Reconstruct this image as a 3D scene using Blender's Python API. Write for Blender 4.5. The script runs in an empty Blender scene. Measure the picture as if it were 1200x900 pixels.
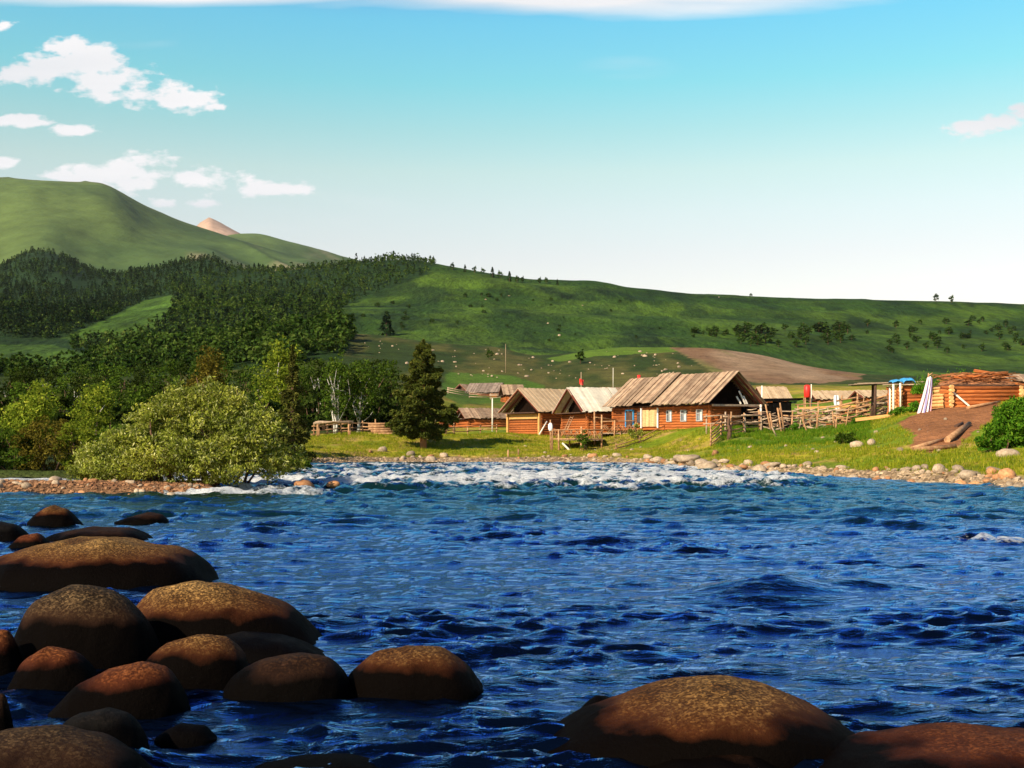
import bpy, math, random
import numpy as np
from mathutils import Vector, Matrix

random.seed(7)
RNG = np.random.default_rng(11)
sc = bpy.context.scene
COL = sc.collection

# ------------------------------------------------------------------ camera
FP, CX, HY, CAMZ = 1400.0, 600.0, 515.0, 1.5      # focal length in photo pixels, centre column, horizon row, eye height above the water
cd = bpy.data.cameras.new('camera'); cam = bpy.data.objects.new('camera', cd); COL.objects.link(cam)
cam.location = (0, 0, CAMZ); cam.rotation_euler = (math.pi / 2, 0, 0)
cd.sensor_width = 36.0; cd.lens = 36.0 * FP / 1200.0
cd.shift_y = (HY - 450.0) / 1200.0
cd.clip_start = 0.1; cd.clip_end = 40000
sc.camera = cam

# ------------------------------------------------------------------ sun
SUN_EL = math.radians(33.0)
sh = Vector((-0.70, -0.71)).normalized()
SUN = Vector((sh.x * math.cos(SUN_EL), sh.y * math.cos(SUN_EL), math.sin(SUN_EL)))
ld = bpy.data.lights.new('sun', 'SUN'); ld.energy = 4.6; ld.angle = math.radians(0.5); ld.color = (1.0, 0.87, 0.66)
sun = bpy.data.objects.new('sun', ld); COL.objects.link(sun)
sun.rotation_euler = SUN.to_track_quat('Z', 'Y').to_euler()
sun.location = (-60, -50, 60)

# ------------------------------------------------------------------ world: sky and clouds
w = bpy.data.worlds.new('World'); sc.world = w; w.use_nodes = True
nt = w.node_tree; nt.nodes.clear()
def WN(t, **k):
    n = nt.nodes.new(t)
    for a, b in k.items(): setattr(n, a, b)
    return n
def wmath(op, a, b=None, c=None, clamp=False):
    n = WN('ShaderNodeMath', operation=op, use_clamp=clamp)
    for i, v in enumerate((a, b, c)):
        if v is None: continue
        if isinstance(v, (int, float)): n.inputs[i].default_value = v
        else: nt.links.new(v, n.inputs[i])
    return n.outputs[0]
out = WN('ShaderNodeOutputWorld'); bg = WN('ShaderNodeBackground'); bg.inputs[1].default_value = 0.084
sky = WN('ShaderNodeTexSky'); sky.sky_type = 'NISHITA'; sky.sun_disc = False
sky.sun_elevation = SUN_EL; sky.sun_rotation = math.atan2(sh.x, sh.y) % (2 * math.pi)
sky.air_density = 1.0; sky.dust_density = 0.6; sky.ozone_density = 1.6
tc = WN('ShaderNodeTexCoord'); sep = WN('ShaderNodeSeparateXYZ'); nt.links.new(tc.outputs['Generated'], sep.inputs[0])
dx, dy, dz = sep.outputs
ramp = WN('ShaderNodeValToRGB'); nt.links.new(dz, ramp.inputs[0])
e = ramp.color_ramp.elements
e[0].position = 0.0; e[0].color = (1.5, 1.02, 0.82, 1)
e[1].position = 1.0; e[1].color = (0.06, 0.15, 0.36, 1)
for p_, c_ in ((0.10, (1.58, 1.12, 0.89, 1)), (0.15, (1.68, 1.21, 0.93, 1)), (0.185, (1.70, 1.34, 0.97, 1)), (0.218, (1.62, 1.44, 0.97, 1)), (0.25, (1.25, 1.48, 1.02, 1)), (0.285, (0.86, 1.55, 1.14, 1)), (0.33, (0.68, 1.55, 1.34, 1)), (0.38, (0.42, 1.05, 1.40, 1)), (0.46, (0.24, 0.66, 1.36, 1)), (0.62, (0.10, 0.26, 0.60, 1))):
    n_ = e.new(p_); n_.color = c_
mul = WN('ShaderNodeMix', data_type='RGBA', blend_type='MULTIPLY'); mul.inputs[0].default_value = 1.0
nt.links.new(sky.outputs[0], mul.inputs[6]); nt.links.new(ramp.outputs[0], mul.inputs[7])
dys = wmath('MAXIMUM', dy, 0.02)
u = wmath('DIVIDE', dx, dys); v = wmath('DIVIDE', dz, dys)
cmb = WN('ShaderNodeCombineXYZ'); nt.links.new(u, cmb.inputs[0]); nt.links.new(v, cmb.inputs[1])
noi = WN('ShaderNodeTexNoise'); noi.inputs['Scale'].default_value = 26.0; noi.inputs['Detail'].default_value = 8.0; noi.inputs['Roughness'].default_value = 0.62
map_ = WN('ShaderNodeMapping'); map_.inputs['Scale'].default_value = (0.75, 1.5, 1); nt.links.new(cmb.outputs[0], map_.inputs[0]); nt.links.new(map_.outputs[0], noi.inputs['Vector'])
noi2 = WN('ShaderNodeTexNoise'); noi2.inputs['Scale'].default_value = 9.0; noi2.inputs['Detail'].default_value = 6.0
map2 = WN('ShaderNodeMapping'); map2.inputs['Scale'].default_value = (0.35, 2.6, 1); nt.links.new(cmb.outputs[0], map2.inputs[0]); nt.links.new(map2.outputs[0], noi2.inputs['Vector'])
def field(ells):
    acc = None
    for (px, py, rx, ry) in ells:
        s = WN('ShaderNodeVectorMath', operation='SUBTRACT'); nt.links.new(cmb.outputs[0], s.inputs[0]); s.inputs[1].default_value = ((px - CX) / FP, (HY - py) / FP, 0)
        m = WN('ShaderNodeVectorMath', operation='MULTIPLY'); nt.links.new(s.outputs[0], m.inputs[0]); m.inputs[1].default_value = (FP / rx, FP / ry, 0)
        l = WN('ShaderNodeVectorMath', operation='LENGTH'); nt.links.new(m.outputs[0], l.inputs[0])
        f = wmath('SUBTRACT', 1.0, l.outputs['Value'])
        acc = f if acc is None else wmath('MAXIMUM', acc, f)
    return acc
puffy = field([(55, 80, 80, 26), (105, 72, 55, 28), (15, 84, 55, 22), (125, 95, 75, 26), (175, 108, 65, 20), (220, 118, 60, 15), (255, 126, 34, 8), (80, 55, 38, 22),
               (5, 29, 20, 10), (22, 142, 42, 10), (92, 153, 42, 9), (105, 206, 78, 20), (165, 204, 78, 25), (225, 211, 58, 21), (190, 238, 26, 11), (70, 206, 40, 11), (240, 239, 30, 7),
               (315, 222, 34, 12), (345, 221, 32, 12), (8, 190, 20, 8), (1140, 148, 50, 13), (1180, 143, 45, 12), (1210, 135, 35, 18)])
noi3 = WN('ShaderNodeTexNoise'); noi3.inputs['Scale'].default_value = 95.0; noi3.inputs['Detail'].default_value = 6.0; nt.links.new(map_.outputs[0], noi3.inputs['Vector'])
nz = wmath('ADD', wmath('MULTIPLY', wmath('SUBTRACT', noi.outputs[0], 0.5), 3.0), wmath('MULTIPLY', wmath('SUBTRACT', noi3.outputs[0], 0.5), 1.2))
pf = wmath('MULTIPLY_ADD', wmath('ADD', puffy, nz), 2.6, -0.5, clamp=True)
strk = field([(640, -4, 380, 27), (250, -8, 520, 17), (780, -6, 260, 17)])
wisp = field([(190, 49, 110, 14), (735, 80, 70, 16), (330, 245, 160, 30)])
nz2 = wmath('MULTIPLY', wmath('SUBTRACT', noi2.outputs[0], 0.5), 1.4)
sf = wmath('MULTIPLY_ADD', wmath('ADD', strk, nz2), 1.6, 0.05, clamp=True)
nz3 = wmath('MULTIPLY', wmath('SUBTRACT', noi2.outputs[0], 0.5), 5.0)
wf = wmath('MULTIPLY', wmath('MULTIPLY', wmath('MULTIPLY', wisp, 1.0, clamp=True), wmath('ADD', nz3, 0.1, clamp=True)), 0.5)
cf = wmath('MAXIMUM', wmath('MAXIMUM', pf, sf), wf)
front = wmath('GREATER_THAN', dy, 0.05)
cf = wmath('MULTIPLY', cf, front)
cloudcol = WN('ShaderNodeMix', data_type='RGBA'); nt.links.new(cf, cloudcol.inputs[0]); nt.links.new(mul.outputs[2], cloudcol.inputs[6])
ccr = WN('ShaderNodeMix', data_type='RGBA'); nt.links.new(wmath('MULTIPLY_ADD', noi2.outputs[0], 2.2, -0.6, clamp=True), ccr.inputs[0]); ccr.inputs[6].default_value = (5.3, 5.45, 5.7, 1); ccr.inputs[7].default_value = (6.9, 6.7, 6.7, 1)
nt.links.new(ccr.outputs[2], cloudcol.inputs[7])
nt.links.new(cloudcol.outputs[2], bg.inputs[0]); nt.links.new(bg.outputs[0], out.inputs[0])

# ------------------------------------------------------------------ exposure
sc.view_settings.view_transform = 'Standard'; sc.view_settings.look = 'None'
sc.view_settings.gamma = 1.0; sc.view_settings.use_curve_mapping = False
sc.view_settings.exposure = 0.88
sc.cycles.max_bounces = 6; sc.cycles.transparent_max_bounces = 8
sc.cycles.use_adaptive_sampling = True
sc.cycles.sample_clamp_indirect = 4.0
try:
    sc.cycles.use_denoising = True
except Exception: pass

# ------------------------------------------------------------------ numeric helpers
def _h(ix, iy, s):
    h = (ix.astype(np.int64) * 374761393 + iy.astype(np.int64) * 668265263 + s * 1274126177) & 0xffffffff
    h = ((h ^ (h >> 13)) * 1274126177) & 0xffffffff
    return ((h ^ (h >> 16)) & 0xffffff) / float(0xffffff)
def vnoise(x, y, s=0):
    x = np.asarray(x, float); y = np.asarray(y, float)
    ix = np.floor(x); iy = np.floor(y); fx = x - ix; fy = y - iy
    fx = fx * fx * fx * (fx * (fx * 6 - 15) + 10); fy = fy * fy * fy * (fy * (fy * 6 - 15) + 10)
    a = _h(ix, iy, s); b = _h(ix + 1, iy, s); c = _h(ix, iy + 1, s); d = _h(ix + 1, iy + 1, s)
    return (a + (b - a) * fx) * (1 - fy) + (c + (d - c) * fx) * fy
def fbm(x, y, s=0, o=4, g=0.5):
    t = 0; a = 1; n = 0
    for i in range(o):
        t = t + a * (vnoise(x * 2 ** i + i * 17.3, y * 2 ** i - i * 9.1, s + i) - 0.5); n += a; a *= g
    return 2 * t / n                                    # about -1..1
def sst(a, b, x):
    t = np.clip((x - a) / (b - a), 0, 1); return t * t * (3 - 2 * t)
def inpoly(px, py, poly):
    r = np.zeros(px.shape, bool); n = len(poly)
    for i in range(n):
        x1, y1 = poly[i]; x2, y2 = poly[(i + 1) % n]
        c = ((y1 > py) != (y2 > py)) & (px < (x2 - x1) * (py - y1) / (y2 - y1 + 1e-9) + x1)
        r ^= c
    return r

# ------------------------------------------------------------------ materials
def nodes(m):
    m.use_nodes = True; t = m.node_tree; t.nodes.clear()
    o = t.nodes.new('ShaderNodeOutputMaterial'); return t, o
def pmat(name, c1, c2, scale=4.0, stretch=(1, 1, 1), rough=0.85, bump=0.3, bscale=None, bdist=0.03, island=0.0, detail=6, objrand=0.0, contrast=1.0, spec=0.3):
    m = bpy.data.materials.new(name); t, o = nodes(m); N = t.nodes.new; L = t.links.new
    b = N('ShaderNodeBsdfPrincipled'); b.inputs['Roughness'].default_value = rough; b.inputs['Specular IOR Level'].default_value = spec
    tc = N('ShaderNodeTexCoord'); mp = N('ShaderNodeMapping'); mp.inputs['Scale'].default_value = stretch; L(tc.outputs['Object'], mp.inputs[0])
    n = N('ShaderNodeTexNoise'); n.inputs['Scale'].default_value = scale; n.inputs['Detail'].default_value = detail; n.inputs['Roughness'].default_value = 0.6; L(mp.outputs[0], n.inputs['Vector'])
    r = N('ShaderNodeValToRGB'); L(n.outputs[0], r.inputs[0])
    r.color_ramp.elements[0].position = 0.5 - 0.2 / contrast; r.color_ramp.elements[0].color = (*c1, 1)
    r.color_ramp.elements[1].position = 0.5 + 0.2 / contrast; r.color_ramp.elements[1].color = (*c2, 1)
    col = r.outputs[0]
    if island or objrand:
        g = N('ShaderNodeNewGeometry'); oi = N('ShaderNodeObjectInfo')
        mr = N('ShaderNodeMapRange'); L(g.outputs['Random Per Island'], mr.inputs[0]); mr.inputs[3].default_value = 1 - island; mr.inputs[4].default_value = 1 + island
        mo = N('ShaderNodeMapRange'); L(oi.outputs['Random'], mo.inputs[0]); mo.inputs[3].default_value = 1 - objrand; mo.inputs[4].default_value = 1 + objrand
        mm = N('ShaderNodeMath'); mm.operation = 'MULTIPLY'; L(mr.outputs[0], mm.inputs[0]); L(mo.outputs[0], mm.inputs[1])
        hs = N('ShaderNodeHueSaturation'); L(mm.outputs[0], hs.inputs['Value']); L(col, hs.inputs['Color']); col = hs.outputs[0]
    L(col, b.inputs['Base Color'])
    if bump:
        n2 = N('ShaderNodeTexNoise'); n2.inputs['Scale'].default_value = bscale or scale * 3; n2.inputs['Detail'].default_value = 5; L(mp.outputs[0], n2.inputs['Vector'])
        bp = N('ShaderNodeBump'); bp.inputs['Strength'].default_value = bump; bp.inputs['Distance'].default_value = bdist; L(n2.outputs[0], bp.inputs['Height']); L(bp.outputs[0], b.inputs['Normal'])
    L(b.outputs[0], o.inputs[0]); return m
def leafmat(name, c1, c2, c3=None, trans=0.35, objrand=0.2, patch=0):
    m = bpy.data.materials.new(name); t, o = nodes(m); N = t.nodes.new; L = t.links.new
    g = N('ShaderNodeNewGeometry'); oi = N('ShaderNodeObjectInfo')
    r = N('ShaderNodeValToRGB'); L(g.outputs['Random Per Island'], r.inputs[0])
    r.color_ramp.elements[0].color = (*c1, 1); r.color_ramp.elements[1].color = (*c2, 1); r.color_ramp.elements[1].position = 0.8 if c3 else 1.0
    if c3: q = r.color_ramp.elements.new(1.0); q.color = (*c3, 1)
    mo = N('ShaderNodeMapRange'); L(oi.outputs['Random'], mo.inputs[0]); mo.inputs[3].default_value = 1 - objrand; mo.inputs[4].default_value = 1 + objrand
    hs = N('ShaderNodeHueSaturation'); L(mo.outputs[0], hs.inputs['Value']); L(r.outputs[0], hs.inputs['Color'])
    if patch:
        tc = N('ShaderNodeTexCoord'); pn = N('ShaderNodeTexNoise'); pn.inputs['Scale'].default_value = patch; pn.inputs['Detail'].default_value = 3; L(tc.outputs['Object'], pn.inputs['Vector'])
        pr = N('ShaderNodeMapRange'); pr.inputs[1].default_value = .33; pr.inputs[2].default_value = .67; pr.inputs[3].default_value = .5; pr.inputs[4].default_value = 1.5; L(pn.outputs[0], pr.inputs[0]); pm = N('ShaderNodeMath'); pm.operation = 'MULTIPLY'; L(pr.outputs[0], pm.inputs[0]); L(mo.outputs[0], pm.inputs[1]); L(pm.outputs[0], hs.inputs['Value'])
        ph = N('ShaderNodeMapRange'); ph.inputs[1].default_value = .3; ph.inputs[2].default_value = .7; ph.inputs[3].default_value = .515; ph.inputs[4].default_value = .475; L(pn.outputs[0], ph.inputs[0]); L(ph.outputs[0], hs.inputs['Hue'])
    d = N('ShaderNodeBsdfDiffuse'); tr = N('ShaderNodeBsdfTranslucent'); mx = N('ShaderNodeMixShader'); mx.inputs[0].default_value = trans
    L(hs.outputs[0], d.inputs[0]); L(hs.outputs[0], tr.inputs[0]); L(d.outputs[0], mx.inputs[1]); L(tr.outputs[0], mx.inputs[2]); L(mx.outputs[0], o.inputs[0])
    return m
M = {}
M['log'] = pmat('log_wood', (0.17, 0.042, 0.009), (0.46, 0.135, 0.028), 3, (0.6, 3, 6), bump=0.6, island=0.42)
M['logend'] = pmat('log_end_wood', (0.5, 0.26, 0.09), (0.68, 0.40, 0.16), 6, bump=0.2, island=0.2)
M['plankgold'] = pmat('fresh_plank', (0.42, 0.20, 0.055), (0.60, 0.33, 0.11), 3, (1, 1, 5), bump=0.3, island=0.12)
M['roofold'] = pmat('weathered_roof_plank', (0.17, 0.10, 0.06), (0.36, 0.25, 0.16), 2.0, (1, 1, 1), bump=0.6, island=0.42)
M['rooftan'] = pmat('tan_roof_plank', (0.34, 0.23, 0.13), (0.52, 0.38, 0.24), 2.0, bump=0.4, island=0.12)
M['roofpale'] = pmat('pale_roof_plank', (0.46, 0.40, 0.31), (0.64, 0.58, 0.46), 2.0, bump=0.4, island=0.14)
M['greywood'] = pmat('grey_wood', (0.22, 0.15, 0.10), (0.45, 0.32, 0.21), 5, (1, 1, 1), bump=0.5, island=0.3, objrand=0.2)
M['railwood'] = pmat('rail_wood', (0.19, 0.085, 0.036), (0.46, 0.26, 0.125), 5, bump=0.4, island=0.25, objrand=0.25)
M['darkwood'] = pmat('dark_wood', (0.045, 0.022, 0.014), (0.10, 0.05, 0.03), 5, bump=0.4, island=0.2)
M['redwood'] = pmat('red_stained_wood', (0.10, 0.022, 0.012), (0.17, 0.045, 0.024), 5, bump=0.3)
M['darkroof'] = pmat('dark_roof_plank', (0.12, 0.085, 0.065), (0.24, 0.18, 0.14), 2.0, bump=0.5, island=0.25)
M['shadeblack'] = pmat('open_shade_black', (0.003, 0.003, 0.003), (0.007, 0.006, 0.005), 5, bump=0.3, spec=0.0)  # near-black that paints open shade on the lean-to and the gable bay
M['loftshade'] = pmat('loft_shade_black', (0.006, 0.004, 0.003), (0.016, 0.009, 0.006), 5, bump=0.3, spec=0.0)  # near-black that paints the shade inside the open lofts
M['white'] = pmat('white_paint', (0.66, 0.65, 0.62), (0.8, 0.79, 0.76), 8, bump=0.1)
M['framegrey'] = pmat('grey_window_frame', (0.30, 0.30, 0.28), (0.45, 0.44, 0.42), 6, bump=.2)
M['porchboard'] = pmat('cream_boarding', (0.38, 0.24, 0.10), (0.56, 0.38, 0.18), 3, (1, 1, 4), bump=.3, island=.25)
M['brush'] = pmat('dry_brushwood', (0.16, 0.05, 0.018), (0.40, 0.16, 0.06), 4, bump=0.4, island=.5)
M['glass'] = pmat('window_glass', (0.05, 0.06, 0.07), (0.16, 0.18, 0.2), 2, rough=0.12, bump=0, spec=0.6)
M['curtain'] = pmat('lace_curtain', (0.5, 0.5, 0.48), (0.7, 0.7, 0.66), 10, bump=0.2)
M['red'] = pmat('red_paint', (0.6, 0.02, 0.015), (0.72, 0.035, 0.02), 6, rough=0.45, bump=0.05)
M['blue'] = pmat('blue_tarp', (0.04, 0.22, 0.45), (0.06, 0.32, 0.6), 6, rough=0.5, bump=0.3)
M['pole'] = pmat('pale_pole', (0.62, 0.55, 0.44), (0.78, 0.70, 0.58), 6, bump=0.2)
M['dirt'] = pmat('dirt', (0.22, 0.09, 0.04), (0.36, 0.17, 0.085), 6, bump=0.4)
M['bark'] = pmat('brown_bark', (0.06, 0.03, 0.018), (0.17, 0.09, 0.05), 8, (1, 1, 0.3), bump=0.6)
M['barkred'] = pmat('reddish_bark', (0.20, 0.085, 0.04), (0.36, 0.17, 0.085), 8, (1, 1, 0.3), bump=0.6)
M['birch'] = pmat('birch_bark', (0.34, 0.30, 0.24), (0.70, 0.66, 0.58), 5, (1, 1, 2.5), bump=0.3, contrast=1.6)
M['stone'] = pmat('pale_stone', (0.20, 0.135, 0.08), (0.42, 0.32, 0.22), 3.2, bump=0.5, objrand=0.32, bdist=0.02)
M['stonebrown'] = pmat('rusty_stone', (0.24, 0.10, 0.04), (0.46, 0.23, 0.10), 3.2, bump=0.5, objrand=0.3, bdist=0.02)
M['willow'] = leafmat('willow_leaf', (0.13, 0.175, 0.013), (0.32, 0.35, 0.055), (0.55, 0.56, 0.23), 0.3, 0.2, 0.9)
M['birchleaf'] = leafmat('birch_leaf', (0.085, 0.13, 0.010), (0.20, 0.25, 0.022), (0.35, 0.36, 0.04), 0.4)
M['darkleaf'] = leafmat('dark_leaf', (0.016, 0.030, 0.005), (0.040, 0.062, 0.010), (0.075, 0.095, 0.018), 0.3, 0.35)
M['midleaf'] = leafmat('mid_leaf', (0.032, 0.066, 0.007), (0.075, 0.125, 0.013), (0.14, 0.18, 0.024), 0.35, 0.3)
M['spruceleaf'] = leafmat('spruce_needle', (0.035, 0.052, 0.009), (0.085, 0.10, 0.017), (0.17, 0.16, 0.03), 0.12)
M['sprucedark'] = leafmat('dark_spruce_needle', (0.035, 0.042, 0.008), (0.075, 0.078, 0.015), (0.13, 0.12, 0.025), 0.1)
M['russet'] = leafmat('russet_leaf', (0.08, 0.07, 0.010), (0.16, 0.13, 0.018), (0.24, 0.19, 0.03), 0.3)
M['farleaf'] = leafmat('far_leaf', (0.017, 0.042, 0.007), (0.042, 0.076, 0.012), (0.08, 0.11, 0.024), 0.25, 0.25, 0.10)
M['fardark'] = leafmat('far_conifer_leaf', (0.008, 0.021, 0.007), (0.018, 0.036, 0.011), (0.036, 0.054, 0.016), 0.15, 0.25, 0.10)
M['bushgreen'] = leafmat('lush_leaf', (0.035, 0.11, 0.007), (0.10, 0.22, 0.014), (0.16, 0.27, 0.02), 0.35)
M['grass'] = leafmat('grass_blade', (0.11, 0.155, 0.008), (0.25, 0.26, 0.014), (0.42, 0.32, 0.05), 0.35)
M['tallgrass'] = leafmat('lush_grass_blade', (0.05, 0.12, 0.006), (0.11, 0.20, 0.012), (0.17, 0.24, 0.02), 0.35)

# ------------------------------------------------------------------ object helpers
def tag(o, label=None, cat=None, group=None, kind=None):
    if label: o['label'] = label
    if cat: o['category'] = cat
    if group: o['group'] = group
    if kind: o['kind'] = kind
    return o
def empty(name, loc, rz=0.0, label=None, cat=None, group=None):
    o = bpy.data.objects.new(name, None); COL.objects.link(o); o.location = loc; o.rotation_euler = (0, 0, rz); o.empty_display_size = 0.2
    return tag(o, label, cat, group)
def npmesh(name, V, F, mat, parent=None, smooth=False, loc=None, attrs=None):
    V = np.ascontiguousarray(V, dtype=np.float32); F = np.ascontiguousarray(F, dtype=np.int32)
    me = bpy.data.meshes.new(name); k = F.shape[1]
    me.vertices.add(len(V)); me.vertices.foreach_set('co', V.ravel())
    me.loops.add(F.size); me.loops.foreach_set('vertex_index', F.ravel())
    me.polygons.add(len(F)); me.polygons.foreach_set('loop_start', np.arange(0, F.size, k, dtype=np.int32))
    me.update(calc_edges=True); me.validate()
    if smooth: me.polygons.foreach_set('use_smooth', np.ones(len(me.polygons), bool))
    else: me.polygons.foreach_set('use_smooth', np.zeros(len(me.polygons), bool))
    for an, (ty, arr) in (attrs or {}).items():
        a = me.attributes.new(an, ty, 'POINT')
        a.data.foreach_set('color' if ty == 'FLOAT_COLOR' else 'value', np.ascontiguousarray(arr, np.float32).ravel())
    me.materials.append(mat)
    o = bpy.data.objects.new(name, me); COL.objects.link(o)
    if parent: o.parent = parent
    if loc is not None: o.location = loc
    return o
class MB:
    """collects boxes, beams and tubes, linked as one mesh object"""
    def __init__(s): s.v = []; s.f = []; s.sm = []
    def add(s, vs, fs, smooth=False):
        b = len(s.v); s.v += [tuple(p) for p in vs]; s.f += [tuple(b + i for i in f) for f in fs]; s.sm += [smooth] * len(fs)
    def box(s, x0, x1, y0, y1, z0, z1):
        s.add([(x0, y0, z0), (x1, y0, z0), (x1, y1, z0), (x0, y1, z0), (x0, y0, z1), (x1, y0, z1), (x1, y1, z1), (x0, y1, z1)],
              [(0, 3, 2, 1), (4, 5, 6, 7), (0, 1, 5, 4), (1, 2, 6, 5), (2, 3, 7, 6), (3, 0, 4, 7)])
    def beam(s, p, q, wd, ht, up=(0, 0, 1)):
        p = Vector(p); q = Vector(q); d = (q - p).normalized(); up = Vector(up)
        if abs(d.dot(up)) > 0.95: up = Vector((0, 1, 0))
        a = d.cross(up).normalized(); b = a.cross(d).normalized()
        a *= wd / 2; b *= ht / 2
        s.add([p - a - b, p + a - b, p + a + b, p - a + b, q - a - b, q + a - b, q + a + b, q - a + b],
              [(0, 3, 2, 1), (4, 5, 6, 7), (0, 1, 5, 4), (1, 2, 6, 5), (2, 3, 7, 6), (3, 0, 4, 7)])
    def tube(s, pts, rad, n=7, caps=True):
        pts = [Vector(p) for p in pts]; vs = []; fs = []
        for i, p in enumerate(pts):
            d = (pts[min(i + 1, len(pts) - 1)] - pts[max(i - 1, 0)]).normalized()
            up = Vector((0, 0, 1)) if abs(d.z) < 0.9 else Vector((0, 1, 0))
            a = d.cross(up).normalized(); b = a.cross(d).normalized()
            r = rad[i] if hasattr(rad, '__len__') else rad
            for k in range(n):
                t = 2 * math.pi * k / n; vs.append(p + a * (r * math.cos(t)) + b * (r * math.sin(t)))
        for i in range(len(pts) - 1):
            for k in range(n):
                k2 = (k + 1) % n; fs.append((i * n + k, i * n + k2, (i + 1) * n + k2, (i + 1) * n + k))
        s.add(vs, fs, True)
        if caps:
            b = len(s.v) - len(vs)
            s.f.append(tuple(b + k for k in reversed(range(n)))); s.sm.append(False)
            e_ = b + (len(pts) - 1) * n; s.f.append(tuple(e_ + k for k in range(n))); s.sm.append(False)
    def build(s, name, mat, parent=None, loc=None):
        me = bpy.data.meshes.new(name); me.from_pydata(s.v, [], s.f); me.update()
        for p, q in zip(me.polygons, s.sm): p.use_smooth = q
        me.materials.append(mat); o = bpy.data.objects.new(name, me); COL.objects.link(o)
        if parent: o.parent = parent
        if loc is not None: o.location = loc
        return o
def copy_tree(o, parent=None):
    c = o.copy(); COL.objects.link(c)
    if parent: c.parent = parent
    for ch in list(o.children): copy_tree(ch, c)
    return c
def P(px, py, d): return Vector(((px - CX) / FP * d, d, CAMZ + (HY - py) / FP * d))

# ------------------------------------------------------------------ terrain
def I(pts): 
    a = np.array(pts, float); return lambda px: np.interp(px, a[:, 0], a[:, 1])
def zpy(yf, pyf): return lambda px: CAMZ + (HY - pyf(px)) / FP * yf(px)
C = lambda v: (lambda px: np.full_like(np.asarray(px, float), v))
shore = I([(-500, 46), (0, 46), (100, 46), (200, 48), (300, 56), (345, 68), (380, 76), (450, 80), (600, 80), (690, 80), (760, 72), (800, 62), (830, 57), (900, 51.5), (1000, 46.7), (1100, 41), (1200, 35.6), (1400, 30), (1700, 27)])
stripY = I([(-500, 56), (0, 56), (200, 60), (300, 68), (360, 78), (500, 85), (650, 86), (770, 84), (830, 74), (870, 67), (920, 63), (1000, 57), (1100, 52), (1200, 46), (1400, 40), (1700, 37)])
stripZ = I([(-500, .7), (360, .7), (500, .65), (650, .6), (770, .85), (870, .9), (920, .9), (1000, 1.0), (1100, 1.05), (1200, .9), (1700, .9)])
topY = I([(-500, 76), (0, 76), (300, 80), (360, 90), (420, 93), (500, 93), (590, 97), (650, 103), (705, 98), (770, 93), (830, 86), (870, 85), (920, 85), (970, 80), (1020, 77), (1060, 72), (1100, 71), (1150, 70.5), (1200, 69), (1700, 66)])
topZ = I([(-500, 1.2), (300, 1.2), (360, 1.6), (420, 1.9), (500, 1.75), (590, 1.9), (650, 1.75), (705, 2.05), (770, 2.35), (830, 2.45), (870, 2.15), (900, 2.0), (920, 1.95), (970, 2.05), (1020, 2.6), (1060, 3.2), (1100, 3.4), (1150, 3.45), (1200, 3.9), (1700, 4.5)])
y9 = C(135.0); p9 = I([(-500, 490), (200, 490), (400, 490), (450, 498), (500, 500), (600, 500), (640, 496), (700, 488), (800, 472), (900, 468), (1000, 463), (1100, 460), (1200, 456), (1700, 450)])
y10 = C(190.0); p10 = I([(-500, 455), (200, 450), (400, 444), (500, 456), (560, 470), (620, 470), (700, 464), (800, 456), (900, 451), (1000, 449), (1200, 449), (1700, 449)])
y11 = C(285.0); p11 = I([(-500, 432), (0, 432), (100, 428), (200, 414), (250, 407), (300, 395), (350, 386), (395, 386), (412, 391), (450, 394), (520, 401), (580, 405), (625, 415), (650, 415), (720, 409), (785, 408.5), (840, 410.5), (900, 420), (950, 430), (1010, 439), (1100, 443), (1700, 444)])
y12 = C(385.0); p12 = lambda px: p11(px) + 7
y13 = C(460.0); p13 = I([(-500, 414), (0, 412), (200, 408), (400, 397), (500, 402), (700, 417), (800, 420), (900, 431), (1000, 440), (1700, 440)])
y14 = C(720.0); p14 = I([(-500, 370), (0, 368), (100, 372), (200, 362), (300, 362), (400, 357), (600, 365), (800, 380), (1000, 392), (1200, 397), (1700, 400)])
y15 = I([(-500, 1700), (50, 1700), (130, 1550), (220, 1400), (285, 1250), (400, 1150), (500, 1030), (560, 1000), (1700, 1000)])
p15 = I([(-500, 312), (-100, 322), (0, 318), (25, 302), (50, 297), (75, 304), (100, 319), (130, 327), (180, 319), (220, 309), (248, 305), (264, 314), (285, 318), (330, 319), (400, 313), (440, 307), (480, 304), (500, 307), (560, 317), (620, 327), (700, 329), (740, 338), (800, 344), (900, 348.5), (1000, 351), (1100, 354), (1200, 356), (1700, 362)])
y16 = C(2300.0); p16 = lambda px: p15(px) + 12
y17 = C(4000.0); p17 = I([(-500, 205), (0, 209), (40, 213), (85, 215), (112, 214.5), (122, 216), (140, 225), (165, 240), (210, 260), (260, 277), (300, 291), (400, 318), (500, 340), (1700, 400)])
y18 = C(4600.0); p18 = lambda px: p17(px) + 8
y19 = C(5300.0); p19 = I([(-500, 300), (200, 290), (250, 283), (272, 275), (300, 274.5), (330, 281), (370, 291), (410, 302), (470, 318), (600, 345), (1700, 420)])
y20 = C(6100.0); p20 = lambda px: p19(px) + 14
y21 = C(7400.0); p21 = I([(-500, 300), (200, 290), (225, 270), (236, 259), (241, 257), (246, 254), (250, 257), (258, 260.5), (268, 266), (282, 274), (320, 300), (420, 340), (1700, 430)])
y22 = C(9800.0); p22 = lambda px: p21(px) * 0 + 480
LAY = [(C(0.4), C(0.5)), (C(2.4), C(0.3)), (C(3.8), C(-0.4)), (C(9.0), C(-0.85)), (lambda px: shore(px) - 5, C(-0.75)), (shore, C(-0.02)),
       (lambda px: shore(px) + 1.3, C(0.27)), (stripY, stripZ), (topY, topZ)]
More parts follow.
